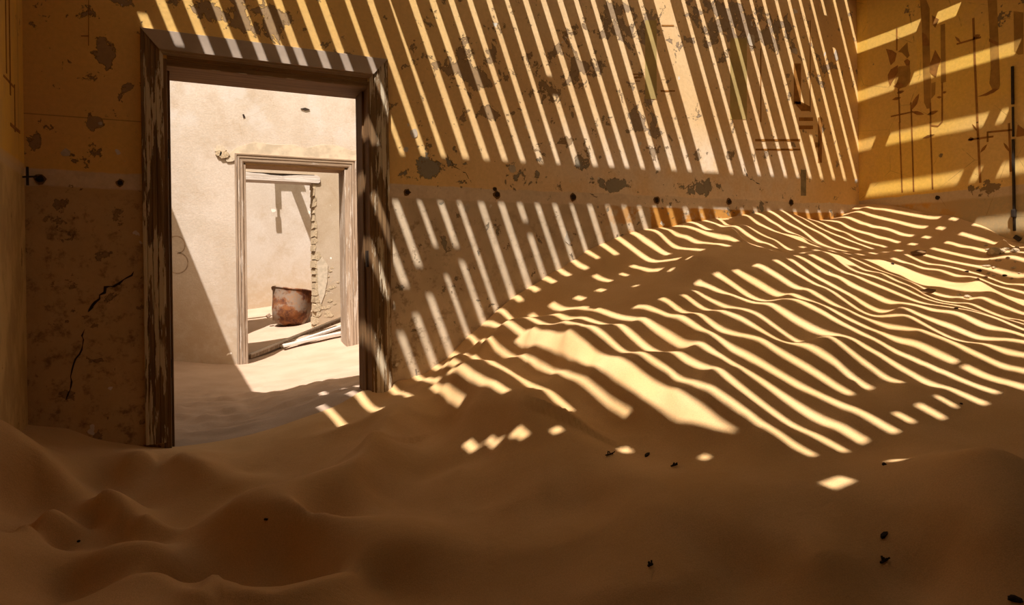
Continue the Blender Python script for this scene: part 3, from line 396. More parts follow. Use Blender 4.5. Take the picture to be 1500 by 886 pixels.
def height(Q):
    z = ev(mdl, Q); 
    w_ = Q[:, 1]+SB*z; v_ = Q[:, 0]+SA*z
    dark = np.clip((-1.9-w_)/.3, 0, 1); dark = np.maximum(dark, np.clip((1.7-v_)/.4, 0, 1)*np.clip((-.15-w_)/.5, 0, 1))
    c = crest_h(Q); return z+c+.004*vnoise(Q, 9, 1)*dark+.0012*vnoise(Q, 30, 2)
def grid(name, x0, x1, y0, y1, d, fn, mat):
    nx = int((x1-x0)/d)+1; ny = int((y1-y0)/d)+1; xs = np.linspace(x0, x1, nx); ys = np.linspace(y0, y1, ny)
    XX, YY = np.meshgrid(xs, ys); Q = np.stack([XX.ravel(), YY.ravel()], 1); Zz = fn(Q)
    me = bpy.data.meshes.new(name); co = np.column_stack([Q, Zz]); me.vertices.add(len(co)); me.vertices.foreach_set('co', co.ravel())
    i = np.arange(nx-1)[None, :]+nx*np.arange(ny-1)[:, None]; i = i.ravel(); f = np.stack([i, i+1, i+nx+1, i+nx], 1)
    me.loops.add(f.size); me.loops.foreach_set('vertex_index', f.ravel()); me.polygons.add(len(f)); me.polygons.foreach_set('loop_start', np.arange(len(f))*4)
    me.polygons.foreach_set('loop_total', np.full(len(f), 4)); me.polygons.foreach_set('use_smooth', np.ones(len(f), bool)); me.update(calc_edges=True)
    me.materials.append(mat); o = bpy.data.objects.new(name, me); C.objects.link(o); return o
sand = grid('sand_drift', XL-.01, XR+.01, -4.56, .03, .0155, height, M['sand'])
tag(sand, 'rippled brown sand dune filling the striped room, highest against the right wall', 'sand', kind='stuff')
# sand of the rooms beyond
C2 = np.array([(-.6,.0,.40),(-.2,.0,.25),(0,0,.245),(.3,0,.255),(.5,0,.275),(.75,0,.335),(1.0,0,.43),(1.05,.3,.42),(.75,.35,.32),(.4,.4,.24),(0,.5,.20),(-.6,.6,.35),(1.5,.8,.36),(1.0,1.0,.30),(.5,1.2,.20),(0,1.5,.18),(-.6,1.5,.28),
  (1.3,1.3,.30),(.95,1.64,.22),(.52,1.8,.17),(2.2,1.2,.42),(3.5,1,.6),(5.5,1,.8),(5.5,3.8,.7),(3.5,3.8,.5),(2.2,3.8,.36),(1.83,3.88,.28),(1.3,3.2,.22),(.6,3.88,.155),(.2,3.88,.20),(-.1,3.88,.25),(-.6,3.88,.30),(.3,2.7,.19),(-.4,2.7,.25),
  (.9,4.4,.17),(1.3,4.4,.25),(1.7,4.5,.32),(.7,5.2,.17),(1.3,5.4,.22),(2.1,5.4,.36),(.8,6.1,.20),(1.37,6.2,.27),(1.8,6.0,.29),(2.3,5.9,.42),(3.5,5.5,.6),(5.5,5.5,.8),(-.6,5,.2),(-.6,7,.3),(1.0,7.2,.33),(1.9,7.2,.42),(.9,8.5,.47),(1.45,8.5,.53),(2,8.5,.61),(4,8.5,.8),(5.5,8,.9),(-.6,8.5,.4)])
m2 = fit(C2, 1e-3)
def h2(Q):
    z = ev(m2, Q); near = np.clip((2.6-Q[:, 1])/.8, 0, 1)*np.clip((Q[:, 1]-.2)/.4, 0, 1)
    n = vnoise(Q*np.array([1, 1.6]), 6, 5)*.05+vnoise(Q, 13, 6)*.022+vnoise(Q, 31, 7)*.008
    return z+near*n+.006*vnoise(Q, 7, 8)-.004
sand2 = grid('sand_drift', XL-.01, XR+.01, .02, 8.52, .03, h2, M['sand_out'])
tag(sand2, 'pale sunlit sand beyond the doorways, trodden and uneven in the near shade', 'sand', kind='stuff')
# ------------------------------------------------------------------ door frames
def frame_profile(prof, profh, x_in, x_out, z_in, z_out, y_face, zb_l, zb_r, name, mats, parent, casw):
    """mitred casing: prof = list of (t, depth) from outer edge t=0 to inner edge t=1"""
    def ring_side(xo, xi, z, mit):
        return [(xo+(xi-xo)*t, y_face-d, z+mit*(1-t)) for t, d in prof]+[(xi, y_face, z), (xo, y_face, z+mit)]
    for side, (xi, xo, zb) in (('l', (x_in[0], x_out[0], zb_l)), ('r', (x_in[1], x_out[1], zb_r))):
        r = [ring_side(xo, xi, zb, 0)]
        for q in np.linspace(zb+.05, z_in-.02, 12): r.append(ring_side(xo+random.uniform(-.0015, .0015), xi, q, 0))
        r.append(ring_side(xo, xi, z_in, z_out-z_in)); MB().loft(r).build('side_casing', mats[0], parent)
    def ring_head(xo_i, xi_i, s):
        return [((xo_i+(xi_i-xo_i)*t), y_face-d, z_out+(z_in-z_out)*t) for t, d in profh]+[(xi_i, y_face, z_in), (xo_i, y_face, z_out)]
    MB().loft([ring_head(x_out[0], x_in[0], 1), ring_head(x_out[1], x_in[1], -1)]).build('head_casing', mats[1], parent)
PROF = [(0, .026), (.03, .032), (.13, .032), (.16, .026), (.20, .026), (.23, .029), (.40, .028), (.43, .023), (.46, .027), (.62, .026), (.65, .020), (.70, .024), (.90, .021), (.93, .016), (1, .014)]
PROFH = [(0, .026), (.02, .031), (.5, .032), (.82, .034), (.84, .022), (.9, .022), (.92, .008), (1, .006)]
d1 = empty('door_1', (.5, 0, .25), kind='structure')
frame_profile(PROF, PROFH, (-.055, 1.055), (-.160, 1.166), 2.345, 2.470, 0, .285, .40, 'c', (M['casing'], M['head_paint']), d1, .11)
# jamb lining of the near doorway with rebate and stop
for x0, x1, xs0, xs1, zb in ((-.073, -.038, -.038, -.026, .2), (1.045, 1.08, 1.033, 1.045, .3)):
    MB().box(x0, x1, -.012, .31, zb, 2.325).build('jamb', M['jamb'], d1, bevel=.003)
    MB().box(xs0, xs1, .10, .24, zb, 2.29).build('door_stop', M['jamb'], d1, bevel=.002)
MB().box(-.073, 1.08, .0, .31, 2.29, 2.325).build('head_jamb', M['head_wood'], d1, bevel=.003)
MB().box(-.038, 1.045, -.003, .02, 2.325, 2.352).build('head_bead', M['head_wood'], d1, bevel=.004)
# casing on the far side of the near wall
for x0, x1 in ((-.16, -.06), (1.06, 1.16)): MB().box(x0, x1, .30, .325, .2, 2.45).build('rear_casing', M['jamb'], d1)
# hinge leaf and latch plate on the jambs
tag(MB().box(-.040, -.033, .02, .035, 1.80, 1.90).build('hinge', M['iron'], d1), 'rusty hinge leaf')
tag(MB().box(-.040, -.033, .02, .035, .62, .72).build('hinge', M['iron'], d1), 'rusty hinge leaf')
tag(MB().box(1.036, 1.0455, .03, .075, 1.20, 1.30).build('strike_plate', M['iron'], d1), 'rusty strike plate')
d2 = empty('door_2', (1.2, 3.88, .2), kind='structure')
PROF2 = [(0, .02), (.08, .04), (.2, .04), (.26, .028), (.34, .034), (.5, .034), (.56, .022), (.62, .03), (.85, .028), (.92, .016), (1, .012)]
frame_profile(PROF2, PROF2, (.665, 1.80), (.573, 1.910), 2.365, 2.470, 3.88, .10, .275, 'c', (M['grey_wood'], M['grey_wood_h']), d2, .09)
MB().box(.655, .685, 3.868, 4.19, .1, 2.375).build('jamb', M['grey_wood'], d2, bevel=.003)
MB().box(1.768, 1.81, 3.868, 4.19, .26, 2.375).build('jamb', M['grey_wood'], d2, bevel=.003)
MB().box(.655, 1.81, 3.868, 4.19, 2.345, 2.375).build('head_jamb', M['head_wood'], d2, bevel=.003)
# irregular solid prism facing -Y (given outline in x,z)
def slab_y(pts, y0, y1, jit=0.):
    n = len(pts); f = [(x+random.uniform(-jit, jit), y0, z+random.uniform(-jit, jit)) for x, z in pts]; bk = [(x, y1, z) for x, z in pts]
    return MB().add(f+bk, [tuple(range(n)), tuple(range(2*n-1, n-1, -1))]+[(i, i+n, (i+1) % n+n, (i+1) % n) for i in range(n)])
# cement patch over the second door, with a ragged edge, and the socket at its left end
pts = [(.50, 2.44), (.60, 2.53), (.78, 2.60), (.98, 2.585), (1.2, 2.60), (1.32, 2.565), (1.5, 2.62), (1.68, 2.625), (1.86, 2.575), (1.95, 2.60), (2.05, 2.49), (2.05, 2.40), (.55, 2.40)]
tag(slab_y(pts, 3.872, 3.882).build('cement_patch', M['screed'], w2), 'grey cement patch with ragged upper edge')
for i, (x, z, sx, sz) in enumerate([(.435, 2.50, .06, .035), (.47, 2.44, .05, .04), (.53, 2.40, .05, .03), (.41, 2.455, .03, .03)]):
    p = [(x-sx, z-sz*.6), (x-sx*.5, z-sz), (x+sx*.6, z-sz*.8), (x+sx, z), (x+sx*.5, z+sz), (x-sx*.7, z+sz*.8)]
    slab_y(p, 3.866-.01*(i % 2), 3.885, .008).build('broken_brick', M['mortar'] if i % 2 else M['plaster_bit'], w2)
slab_y([(.385, 2.52), (.46, 2.50), (.52, 2.46), (.50, 2.43), (.44, 2.47), (.40, 2.49)], 3.877, 3.884, .003).build('dark_socket', M['dark'], w2)
# stub hook in the wall above the passage
slab_y([(1.28, 3.02), (1.33, 3.035), (1.38, 3.02), (1.33, 3.005)], 3.868, 3.882).build('iron_hook', M['iron'], w2)
slab_y([(.66, 2.90), (.675, 2.905), (.69, 2.87), (.67, 2.86)], 3.874, 3.882).build('nail_hole', M['dark'], w2)
# faint pencilled mark left of the second door
def mark(pts, wd):
    L, Rr = [], []
    for i, (x, z) in enumerate(pts):
        q = pts[min(i+1, len(pts)-1)]; p = pts[max(i-1, 0)]; d = Vector((q[0]-p[0], q[1]-p[1])).normalized(); L.append((x-d.y*wd, 3.8775, z+d.x*wd)); Rr.append((x+d.y*wd, 3.8775, z-d.x*wd))
    n = len(L); MB().add(L+Rr, [(i, i+1, n+i+1, n+i) for i in range(n-1)]).build('faint_mark', M['mark'], w2)
M['mark'] = flat('faint_brown_mark', (.42, .32, .23), .9, 20)
arc = lambda cx, cz, r, a0, a1: [(cx+r*math.cos(a0+(a1-a0)*i/14), cz+r*1.1*math.sin(a0+(a1-a0)*i/14)) for i in range(15)]
mark(arc(-.01, 1.46, .085, 2.4, -1.5)+arc(.0, 1.27, .10, 1.5, -2.2), .006)
# lintel plank and the broken masonry edge of the far opening
lint = [(.50, 2.45), (1.0, 2.447), (1.5, 2.444), (1.86, 2.437), (1.885, 2.455), (1.88, 2.525), (1.84, 2.55), (1.7, 2.545), (1.56, 2.54), (1.35, 2.52), (1.2, 2.525), (1.1, 2.54), (.95, 2.545), (.8, 2.56), (.5, 2.57)]
tag(slab_y(lint, 5.975, 6.32).build('lintel', M['lintel'], w3), 'sun-bleached wooden lintel with a worn upper edge')
rr = random.Random(3)
z = .28; i = 0
while z < 2.42:
    hh = rr.uniform(.07, .13); wd = rr.uniform(.02, .05) if z > 1.35 else rr.uniform(.06, .13)
    x0 = 1.785+rr.uniform(-.01, .015)
    p = [(x0, z+.006), (x0+wd*.6, z), (x0+wd, z+hh*.3), (x0+wd*.9, z+hh*.85), (x0+wd*.4, z+hh-.006), (x0+.006, z+hh*.9)]
    slab_y(p, 5.990+rr.uniform(0, .008), 6.30, .012).build('brick', M['mortar'], w3); z += hh; i += 1
for q in range(26):
    z = rr.uniform(.32, 1.25); x0 = rr.uniform(1.86, 2.22); s = rr.uniform(.018, .045)
    p = [(x0-s, z-s*.4), (x0, z-s*.6), (x0+s, z-s*.2), (x0+s*.8, z+s*.4), (x0-s*.1, z+s*.6), (x0-s*.9, z+s*.3)]
    slab_y(p, 5.996+rr.uniform(-.002, .003), 6.01, .006).build('stone', M['mortar'], w3)
slab_y([(1.83, 1.28), (1.90, 1.36), (1.98, 1.24), (1.965, 1.0), (1.93, .80), (1.87, .66), (1.84, .86)], 5.991, 6.0, .004).build('plaster_remnant', M['plaster_bit'], w3)
# roof beam over the farthest bay (its shadow crosses the pale end wall) and the strip that hangs from it
rb = empty('roof_beam', (1.55, 8.0, 3.6), label='weathered roof beam spanning the farthest bay above the lintel', cat='beam')
MB().bar((1.55, 6.1, 3.66), (1.55, 8.7, 3.66), .12, .11).build('beam_timber', M['grey_wood'], rb)
MB().bar((XL-.1, 6.2, 3.57), (XR+.1, 6.2, 3.57), .07, .06).build('cross_timber', M['grey_wood'], rb)
MB().bar((1.20, 8.0, 3.74), (1.70, 8.0, 3.74), .05, .04).build('bracket', M['grey_wood'], rb)
for z0, z1, ww in ((3.76, 3.36, .09), (3.42, 3.12, .035), (3.18, 2.93, .085)): MB().bar((1.235, 8.0, z0), (1.245, 8.0, z1), ww, .02, (0, 1, 0)).build('hanging_strip', M['grey_wood'], rb)
# ------------------------------------------------------------------ rusted tin tub on the sand
def tub():
    r = empty('tin_tub', (1.62, 6.55, .27), label='rusty dented tin tub lying tilted on the sand in the farthest room', cat='tub')
    N = 28; rings = []; rin = []
    prof = [(-.02, .02), (-.01, .13), (.035, .175), (.12, .205), (.26, .225), (.40, .245), (.44, .255), (.455, .262)]
    def ring(h, rad, e=1.): 
        return [(rad*(1.12+.05*math.sin(2*a+1))*math.cos(a), rad*e*math.sin(a)*(1+.03*math.sin(3*a)), h+.012*math.sin(3*a+h*9)) for a in [2*math.pi*j/N for j in range(N)]]
    body = MB().loft([ring(h, q) for h, q in prof]+[ring(.455, .25), ring(.40, .238), ring(.2, .222), ring(.03, .19)], caps=True)
    T = Matrix.Translation((1.52, 6.70, .33)) @ Matrix.Rotation(math.radians(-12), 4, 'X') @ Matrix.Rotation(math.radians(12), 4, 'Y') @ Matrix.Scale(1.12, 4)
    def tr(b): b.v = [tuple(T @ Vector(p)) for p in b.v]; return b
    tr(body).build('tub_body', M['rust'], r, smooth=True)
    rim = MB(); R = []
    for j in range(N+1):
        a = 2*math.pi*j/N; rad = .262; c = Vector((rad*(1.12+.05*math.sin(2*a+1))*math.cos(a), rad*math.sin(a)*(1+.03*math.sin(3*a)), .46+.012*math.sin(3*a+4.1)))
        n = Vector((math.cos(a), math.sin(a), 0)); R.append([tuple(c+n*.012*math.cos(b)+Vector((0, 0, .012*math.sin(b)))) for b in [k*math.pi/3 for k in range(6)]])
    rim.loft(R, caps=False); tag(tr(rim).build('rolled_rim', M['rust'], r, smooth=True), 'rolled wire rim')
    lug = MB().bar((-.30, .02, .06), (-.26, .02, .10), .07, .05); tag(tr(lug).build('handle_lug', M['rust'], r, bevel=.01), 'bent handle lug')
    return r
tub()
# ------------------------------------------------------------------ boards leaning across the passage
def board(name, a, b, w_, h_, mat, label, roll=0.):
    a = Vector(a); b = Vector(b); r = empty(name, a, label=label, cat='board'); u = Vector((0, 0, 1)); d = (b-a).normalized()
    u = Matrix.Rotation(roll, 3, d) @ u
    MB().bar(a, b, w_, h_, u).build('plank', M[mat], r, bevel=.004)
    return r, a, b, u
r_, a, b, u = board('door_panel_frame', (.72, 4.30, .175), (2.20, 5.60, .50), .09, .045, 'grey_wood', 'long grey moulded timber sloping up behind the right post of the second doorway')
MB().bar(a+Vector((.02, -.03, .028)), b+Vector((.02, -.03, .028)), .03, .018, u).build('moulding', M['lintel'], r_)
board('fallen_board', (1.12, 4.40, .265), (1.95, 4.42, .40), .11, .03, 'lintel', 'pale flat board lying on the sand below the sloping timber')
board('fallen_board', (1.30, 4.46, .30), (2.05, 4.72, .48), .07, .03, 'lintel', 'pale narrow board propped between the two other boards')
board('fallen_board', (1.10, 4.60, .24), (1.90, 4.95, .40), .10, .03, 'grey_wood', 'dark grey board half buried behind the pale boards', .3)
# ------------------------------------------------------------------ stencils, holes and cracks on the near walls
def decal(pts3, nrm, name, mat, parent):
    n = len(pts3); o = Vector(nrm)*.0022
    f = [tuple(Vector(p)+o) for p in pts3]; b = [tuple(Vector(p)) for p in pts3]
    return MB().add(f+b, [tuple(range(n))]+[(i, (i+1) % n, (i+1) % n+n, i+n) for i in range(n)]).build(name, mat, parent)
SM = [M['stencil_dark'], M['stencil_mid'], M['stencil_green'], M['stencil_grey']]
for pl, wd in [[[[-0.377,3.197],[-0.374,3.001]],0.012],[[[-0.384,2.669],[-0.392,2.374]],0.012],[[[-0.388,2.384],[-0.404,1.774]],0.012],[[[-0.491,2.528],[-0.493,2.457],[-0.504,1.769]],0.012],[[[-0.653,2.49],[-0.653,2.323]],0.012],[[[-0.651,2.332],[-0.662,1.772]],0.012],[[[-0.992,3.073],[-1.0,2.671],[-1.012,2.252]],0.016],[[[-1.011,2.26],[-1.026,1.785]],0.016],[[[-1.23,2.207],[-1.238,1.843]],0.014],[[[-0.75,2.637],[-0.746,2.345]],0.012],[[[-0.746,2.347],[-0.745,2.313],[-0.712,2.286],[-0.656,2.302]],0.012],[[[-0.312,2.445],[-0.508,2.446]],0.012],[[[-0.866,2.908],[-1.045,2.907]],0.014],[[[-0.944,2.132],[-1.123,2.127]],0.014],[[[-1.085,2.166],[-1.251,2.153]],0.014],[[[-1.083,2.172],[-1.082,2.092]],0.012]]:
    L, Rr = [], []
    for i, (y, z) in enumerate(pl):
        q = pl[min(i+1, len(pl)-1)]; p = pl[max(i-1, 0)]; d = Vector((q[0]-p[0], q[1]-p[1])).normalized(); n = Vector((-d.y, d.x))*wd/2
        L.append((XR, y+n.x, z+n.y)); Rr.append((XR, y-n.x, z-n.y))
    decal(L+Rr[::-1], (-1, 0, 0), 'stencilled_stem', SM[0], wr)
for pl, t in [[[[-0.494,2.461],[-0.517,2.479],[-0.543,2.505],[-0.556,2.547],[-0.561,2.586],[-0.533,2.563],[-0.506,2.53],[-0.497,2.493]],0],[[[-0.496,2.449],[-0.515,2.431],[-0.539,2.413],[-0.572,2.405],[-0.6,2.404],[-0.577,2.425],[-0.547,2.443],[-0.519,2.448]],0],[[[-0.626,2.395],[-0.646,2.39],[-0.671,2.387],[-0.697,2.397],[-0.716,2.41],[-0.69,2.416],[-0.661,2.417],[-0.641,2.406]],0],[[[-0.324,2.588],[-0.342,2.581],[-0.365,2.576],[-0.388,2.581],[-0.406,2.59],[-0.384,2.598],[-0.358,2.602],[-0.339,2.595]],0],[[[-0.367,2.635],[-0.383,2.629],[-0.402,2.624],[-0.421,2.63],[-0.436,2.639],[-0.417,2.647],[-0.395,2.65],[-0.379,2.643]],0],[[[-0.706,2.521],[-0.714,2.514],[-0.723,2.508],[-0.735,2.51],[-0.744,2.515],[-0.734,2.523],[-0.723,2.528],[-0.713,2.525]],0],[[[-0.748,2.545],[-0.757,2.541],[-0.767,2.537],[-0.777,2.542],[-0.783,2.55],[-0.773,2.555],[-0.761,2.557],[-0.754,2.551]],0],[[[-0.854,2.973],[-0.859,2.958],[-0.866,2.94],[-0.881,2.922],[-0.897,2.91],[-0.891,2.929],[-0.881,2.949],[-0.867,2.963]],0],[[[-0.99,2.917],[-1.004,2.91],[-1.02,2.905],[-1.032,2.914],[-1.041,2.928],[-1.024,2.936],[-1.006,2.939],[-0.997,2.928]],0],[[[-0.584,2.206],[-0.606,2.203],[-0.633,2.201],[-0.662,2.211],[-0.684,2.223],[-0.657,2.227],[-0.626,2.226],[-0.602,2.217]],0],[[[-1.03,2.018],[-1.044,2.026],[-1.059,2.036],[-1.071,2.056],[-1.078,2.075],[-1.061,2.066],[-1.044,2.052],[-1.035,2.034]],0],[[[-1.192,2.068],[-1.196,2.05],[-1.203,2.029],[-1.218,2.007],[-1.233,1.991],[-1.228,2.013],[-1.218,2.037],[-1.205,2.055]],0],[[[-0.942,2.135],[-0.952,2.125],[-0.964,2.117],[-0.976,2.123],[-0.985,2.134],[-0.973,2.145],[-0.96,2.151],[-0.95,2.143]],0],[[[-0.975,2.251],[-0.979,2.236],[-0.986,2.218],[-0.999,2.198],[-1.012,2.183],[-1.006,2.202],[-0.997,2.223],[-0.985,2.239]],0],[[[-0.276,3.045],[-0.333,3.016],[-0.372,2.977],[-0.356,2.916],[-0.318,2.89],[-0.306,2.93],[-0.295,2.982]],0],[[[-0.29,2.814],[-0.318,2.854],[-0.381,2.873],[-0.382,2.813],[-0.329,2.743],[-0.311,2.714],[-0.294,2.764]],0],[[[-0.385,2.986],[-0.419,3.011],[-0.468,3.044],[-0.473,2.971],[-0.485,2.927],[-0.466,2.909],[-0.419,2.97]],1],[[[-0.387,2.86],[-0.483,2.845],[-0.491,2.773],[-0.481,2.705],[-0.451,2.671],[-0.39,2.668],[-0.347,2.726]],1],[[[-0.436,2.894],[-0.466,2.903],[-0.488,2.879],[-0.483,2.843],[-0.454,2.851]],0],[[[-0.341,2.704],[-0.385,2.729],[-0.439,2.686],[-0.39,2.666]],0],[[[-0.579,3.363],[-0.631,3.344],[-0.658,3.266],[-0.654,2.958],[-0.661,2.693],[-0.655,2.444],[-0.624,2.445],[-0.602,2.501],[-0.596,2.779],[-0.593,3.127]],1],[[[-0.593,3.087],[-0.627,3.058],[-0.652,2.993],[-0.652,2.959],[-0.595,2.976]],0],[[[-0.652,2.799],[-0.698,2.911],[-0.741,2.819],[-0.718,2.758],[-0.701,2.683],[-0.651,2.742]],0],[[[-0.663,2.647],[-0.697,2.65],[-0.693,2.549],[-0.661,2.52]],1],[[[-0.677,3.202],[-0.732,3.149],[-0.701,3.092],[-0.681,3.121]],0],[[[-0.743,3.101],[-0.778,3.1],[-0.78,2.629],[-0.741,2.628]],1],[[[-1.096,3.176],[-1.16,3.152],[-1.168,2.804],[-1.174,2.509],[-1.166,2.48],[-1.128,2.466],[-1.1,2.538],[-1.111,2.641],[-1.105,2.961]],1],[[[-1.128,2.489],[-1.166,2.48],[-1.128,2.459],[-1.079,2.448],[-1.015,2.454],[-1.079,2.469]],0],[[[-1.102,2.879],[-1.166,2.831],[-1.165,2.799],[-1.102,2.856]],0],[[[-1.271,3.03],[-1.334,2.998],[-1.33,2.694],[-1.299,2.698],[-1.272,2.732]],1],[[[-1.288,2.185],[-1.337,2.135],[-1.336,2.094],[-1.278,2.095]],0]]: decal([(XR, y, z) for y, z in pl], (-1 if t == 0 else -.6, 0, 0), 'stencilled_leaf' if t == 0 else 'stencilled_band', SM[t], wr)
for pl, t in [[[[3.155,3.02],[3.263,3.036],[3.253,2.438],[3.145,2.428]],2],[[[4.011,3.006],[4.193,3.032],[4.18,2.364],[3.998,2.348]],2],[[[4.738,2.891],[4.825,2.902],[4.818,2.55],[4.731,2.542]],0],[[[4.731,2.564],[4.819,2.572],[4.935,2.539],[4.934,2.502],[4.823,2.491]],0],[[[4.791,2.434],[4.965,2.449],[4.965,2.418],[4.79,2.403]],0],[[[4.79,2.364],[4.964,2.378],[4.963,2.347],[4.789,2.333]],0],[[[4.807,1.984],[4.87,1.987],[4.865,1.763],[4.802,1.761]],3],[[[4.271,2.21],[4.803,2.249],[4.802,2.229],[4.271,2.191]],0],[[[4.275,2.131],[4.801,2.166],[4.801,2.15],[4.275,2.116]],0],[[[3.038,2.606],[3.125,2.616],[3.125,2.608],[3.038,2.598]],0],[[[3.042,2.582],[3.112,2.59],[3.112,2.582],[3.042,2.574]],0],[[[3.053,2.556],[3.1,2.562],[3.1,2.554],[3.053,2.549]],0],[[[3.311,3.009],[3.43,3.026],[3.43,3.016],[3.311,2.999]],0],[[[3.293,2.51],[3.431,2.524],[3.431,2.513],[3.293,2.498]],0],[[[5.03,2.455],[5.079,2.459],[5.071,2.06],[5.022,2.058]],0],[[[4.343,2.969],[4.355,2.97],[4.343,2.357],[4.332,2.356]],0],[[[4.944,3.292],[4.954,3.294],[4.937,2.495],[4.928,2.494]],0],[[[4.99,2.233],[5.042,2.237],[5.041,2.192],[4.989,2.189]],0],[[[-0.39,2.583],[-0.387,2.583],[-0.39,2.349],[-0.393,2.349]],0],[[[-0.424,2.396],[-0.389,2.401],[-0.389,2.397],[-0.424,2.392]],0]]: decal([(x, 0, z) for x, z in pl], (0, -1, 0), 'stencilled_band' if t else 'stencilled_bar', SM[t], wb)
for y0, y1, z0, z1 in ((-.30, -.285, 2.0, 2.6), (-.37, -.36, 2.08, 2.7), (-.3, -.1, 1.86, 1.875), (-.42, -.2, 2.05, 2.06), (-.21, -.2, 1.85, 2.07)):
    decal([(XL, y0, z0), (XL, y1, z0), (XL, y1, z1), (XL, y0, z1)], (1, 0, 0), 'stencilled_bar', SM[0], wl)
def ragged(cx, cz, rx, rz, n=11, seed=0):
    q = random.Random(seed); return [(cx+rx*q.uniform(.7, 1.15)*math.cos(2*math.pi*i/n), cz+rz*q.uniform(.7, 1.15)*math.sin(2*math.pi*i/n)) for i in range(n)]
def hole(x, z, r, seed):
    slab_y(ragged(x, z, r*1.5, r*1.5, 11, seed), -.0035, .001).build('flaked_rim', M['chip'], wb)
    slab_y(ragged(x, z, r, r, 11, seed+50), -.006, .001).build('peg_hole', M['dark'], wb)
HOLES = [(-.605, 1.66, .018), (-.26, 1.655, .014), (1.285, 1.662, .016), (1.905, 1.668, .019), (2.50, 1.672, .020), (3.24, 1.672, .020), (3.97, 1.685, .020), (4.68, 1.70, .021), (1.89, 1.705, .012)]
for i, (x, z, r) in enumerate(HOLES): hole(x, z, r, i)
def holer(y, z, r, seed):
    pts = ragged(y, z, r, r, 10, seed); decal([(XR, a, b) for a, b in pts], (-2, 0, 0), 'peg_hole', M['dark'], wr)
holer(-.70, 1.70, .018, 5)
# plaster showing white where paint is gone, each with a dark lip
for i, (x, z, rx, rz) in enumerate([(-.495, 1.795, .022, .022), (-.345, 1.955, .012, .01), (1.335, 2.03, .026, .03), (1.69, 1.58, .02, .035), (2.46, 1.385, .04, .05), (1.28, 1.93, .016, .02), (2.02, 1.85, .03, .03), (4.24, 3.02, .05, .06), (4.75, 3.0, .04, .03), (5.28, 3.03, .03, .05)]):
    slab_y(ragged(x, z, rx, rz, 12, 90+i), -.003, .001).build('bare_plaster', M['plaster_bit'], wb)
# the diagonal crack left of the doorway
def crack(pts, wd, parent, seed=1):
    q = random.Random(seed); P_ = []
    for (x0, z0), (x1, z1) in zip(pts, pts[1:]):
        for i in range(4): t = i/4; P_.append((x0+(x1-x0)*t+q.uniform(-.006, .006), z0+(z1-z0)*t+q.uniform(-.006, .006)))
    P_.append(pts[-1]); L = []; Rr = []
    for i, p in enumerate(P_):
        w_ = wd*q.uniform(.4, 1.4)*(1 if 0 < i < len(P_)-1 else .1); L.append((p[0]-w_*.5, p[1]+w_*.4)); Rr.append((p[0]+w_*.5, p[1]-w_*.4))
    n = len(L)
    v = [(x, -.0028, z) for x, z in L+Rr]; f = [(i, i+1, n+i+1, n+i) for i in range(n-1)]
    MB().add(v, f).build('crack', M['dark'], parent)
crack([(-.20, 1.19), (-.27, 1.135), (-.33, 1.11), (-.375, 1.04), (-.41, .99)], .009, wb, 1)
crack([(-.43, .90), (-.44, .80), (-.48, .73), (-.485, .62), (-.51, .55)], .005, wb, 2)
crack([(1.57, 1.90), (1.60, 1.84), (1.68, 1.80), (1.72, 1.74)], .006, wb, 3)
crack([(4.14, 1.98), (4.17, 1.90), (4.25, 1.86), (4.33, 1.83)], .012, wb, 4)
# small nail on the left wall
MB().bar((XL, -.05, 1.66), (XL+.06, -.05, 1.665), .008, .008).build('nail', M['iron'], wl)
MB().bar((XL+.02, -.05, 1.62), (XL+.02, -.05, 1.71), .01, .01, (1, 0, 0)).build('nail', M['iron'], wl)
# dark bars standing in for a dark slit down the right wall
cd = empty('dark_slit', (XR, -1.263, 1.36), label='thin dark slit running down the ochre wall at the far right', cat='slit')
MB().bar((XR-.012, -1.262, 1.40), (XR-.012, -1.262, 2.08), .014, .016, (1, 0, 0)).build('slit_run', M['iron'], cd)
MB().bar((XR-.012, -1.263, 2.10), (XR-.012, -1.263, 2.32), .011, .012, (1, 0, 0)).build('slit_run', M['iron'], cd)
MB().bar((XR-.012, -1.263, 2.34), (XR-.012, -1.264, 2.62), .014, .016, (1, 0, 0)).build('slit_run', M['iron'], cd)
MB().bar((XR-.016, -1.262, 1.50), (XR-.016, -1.262, 1.56), .026, .03, (1, 0, 0)).build('slit_widening', M['iron'], cd, bevel=.005)
MB().bar((XR-.012, -1.262, 1.36), (XR-.012, -1.30, 1.33), .03, .02, (1, 0, 0)).build('slit_foot', M['iron'], cd, bevel=.004)
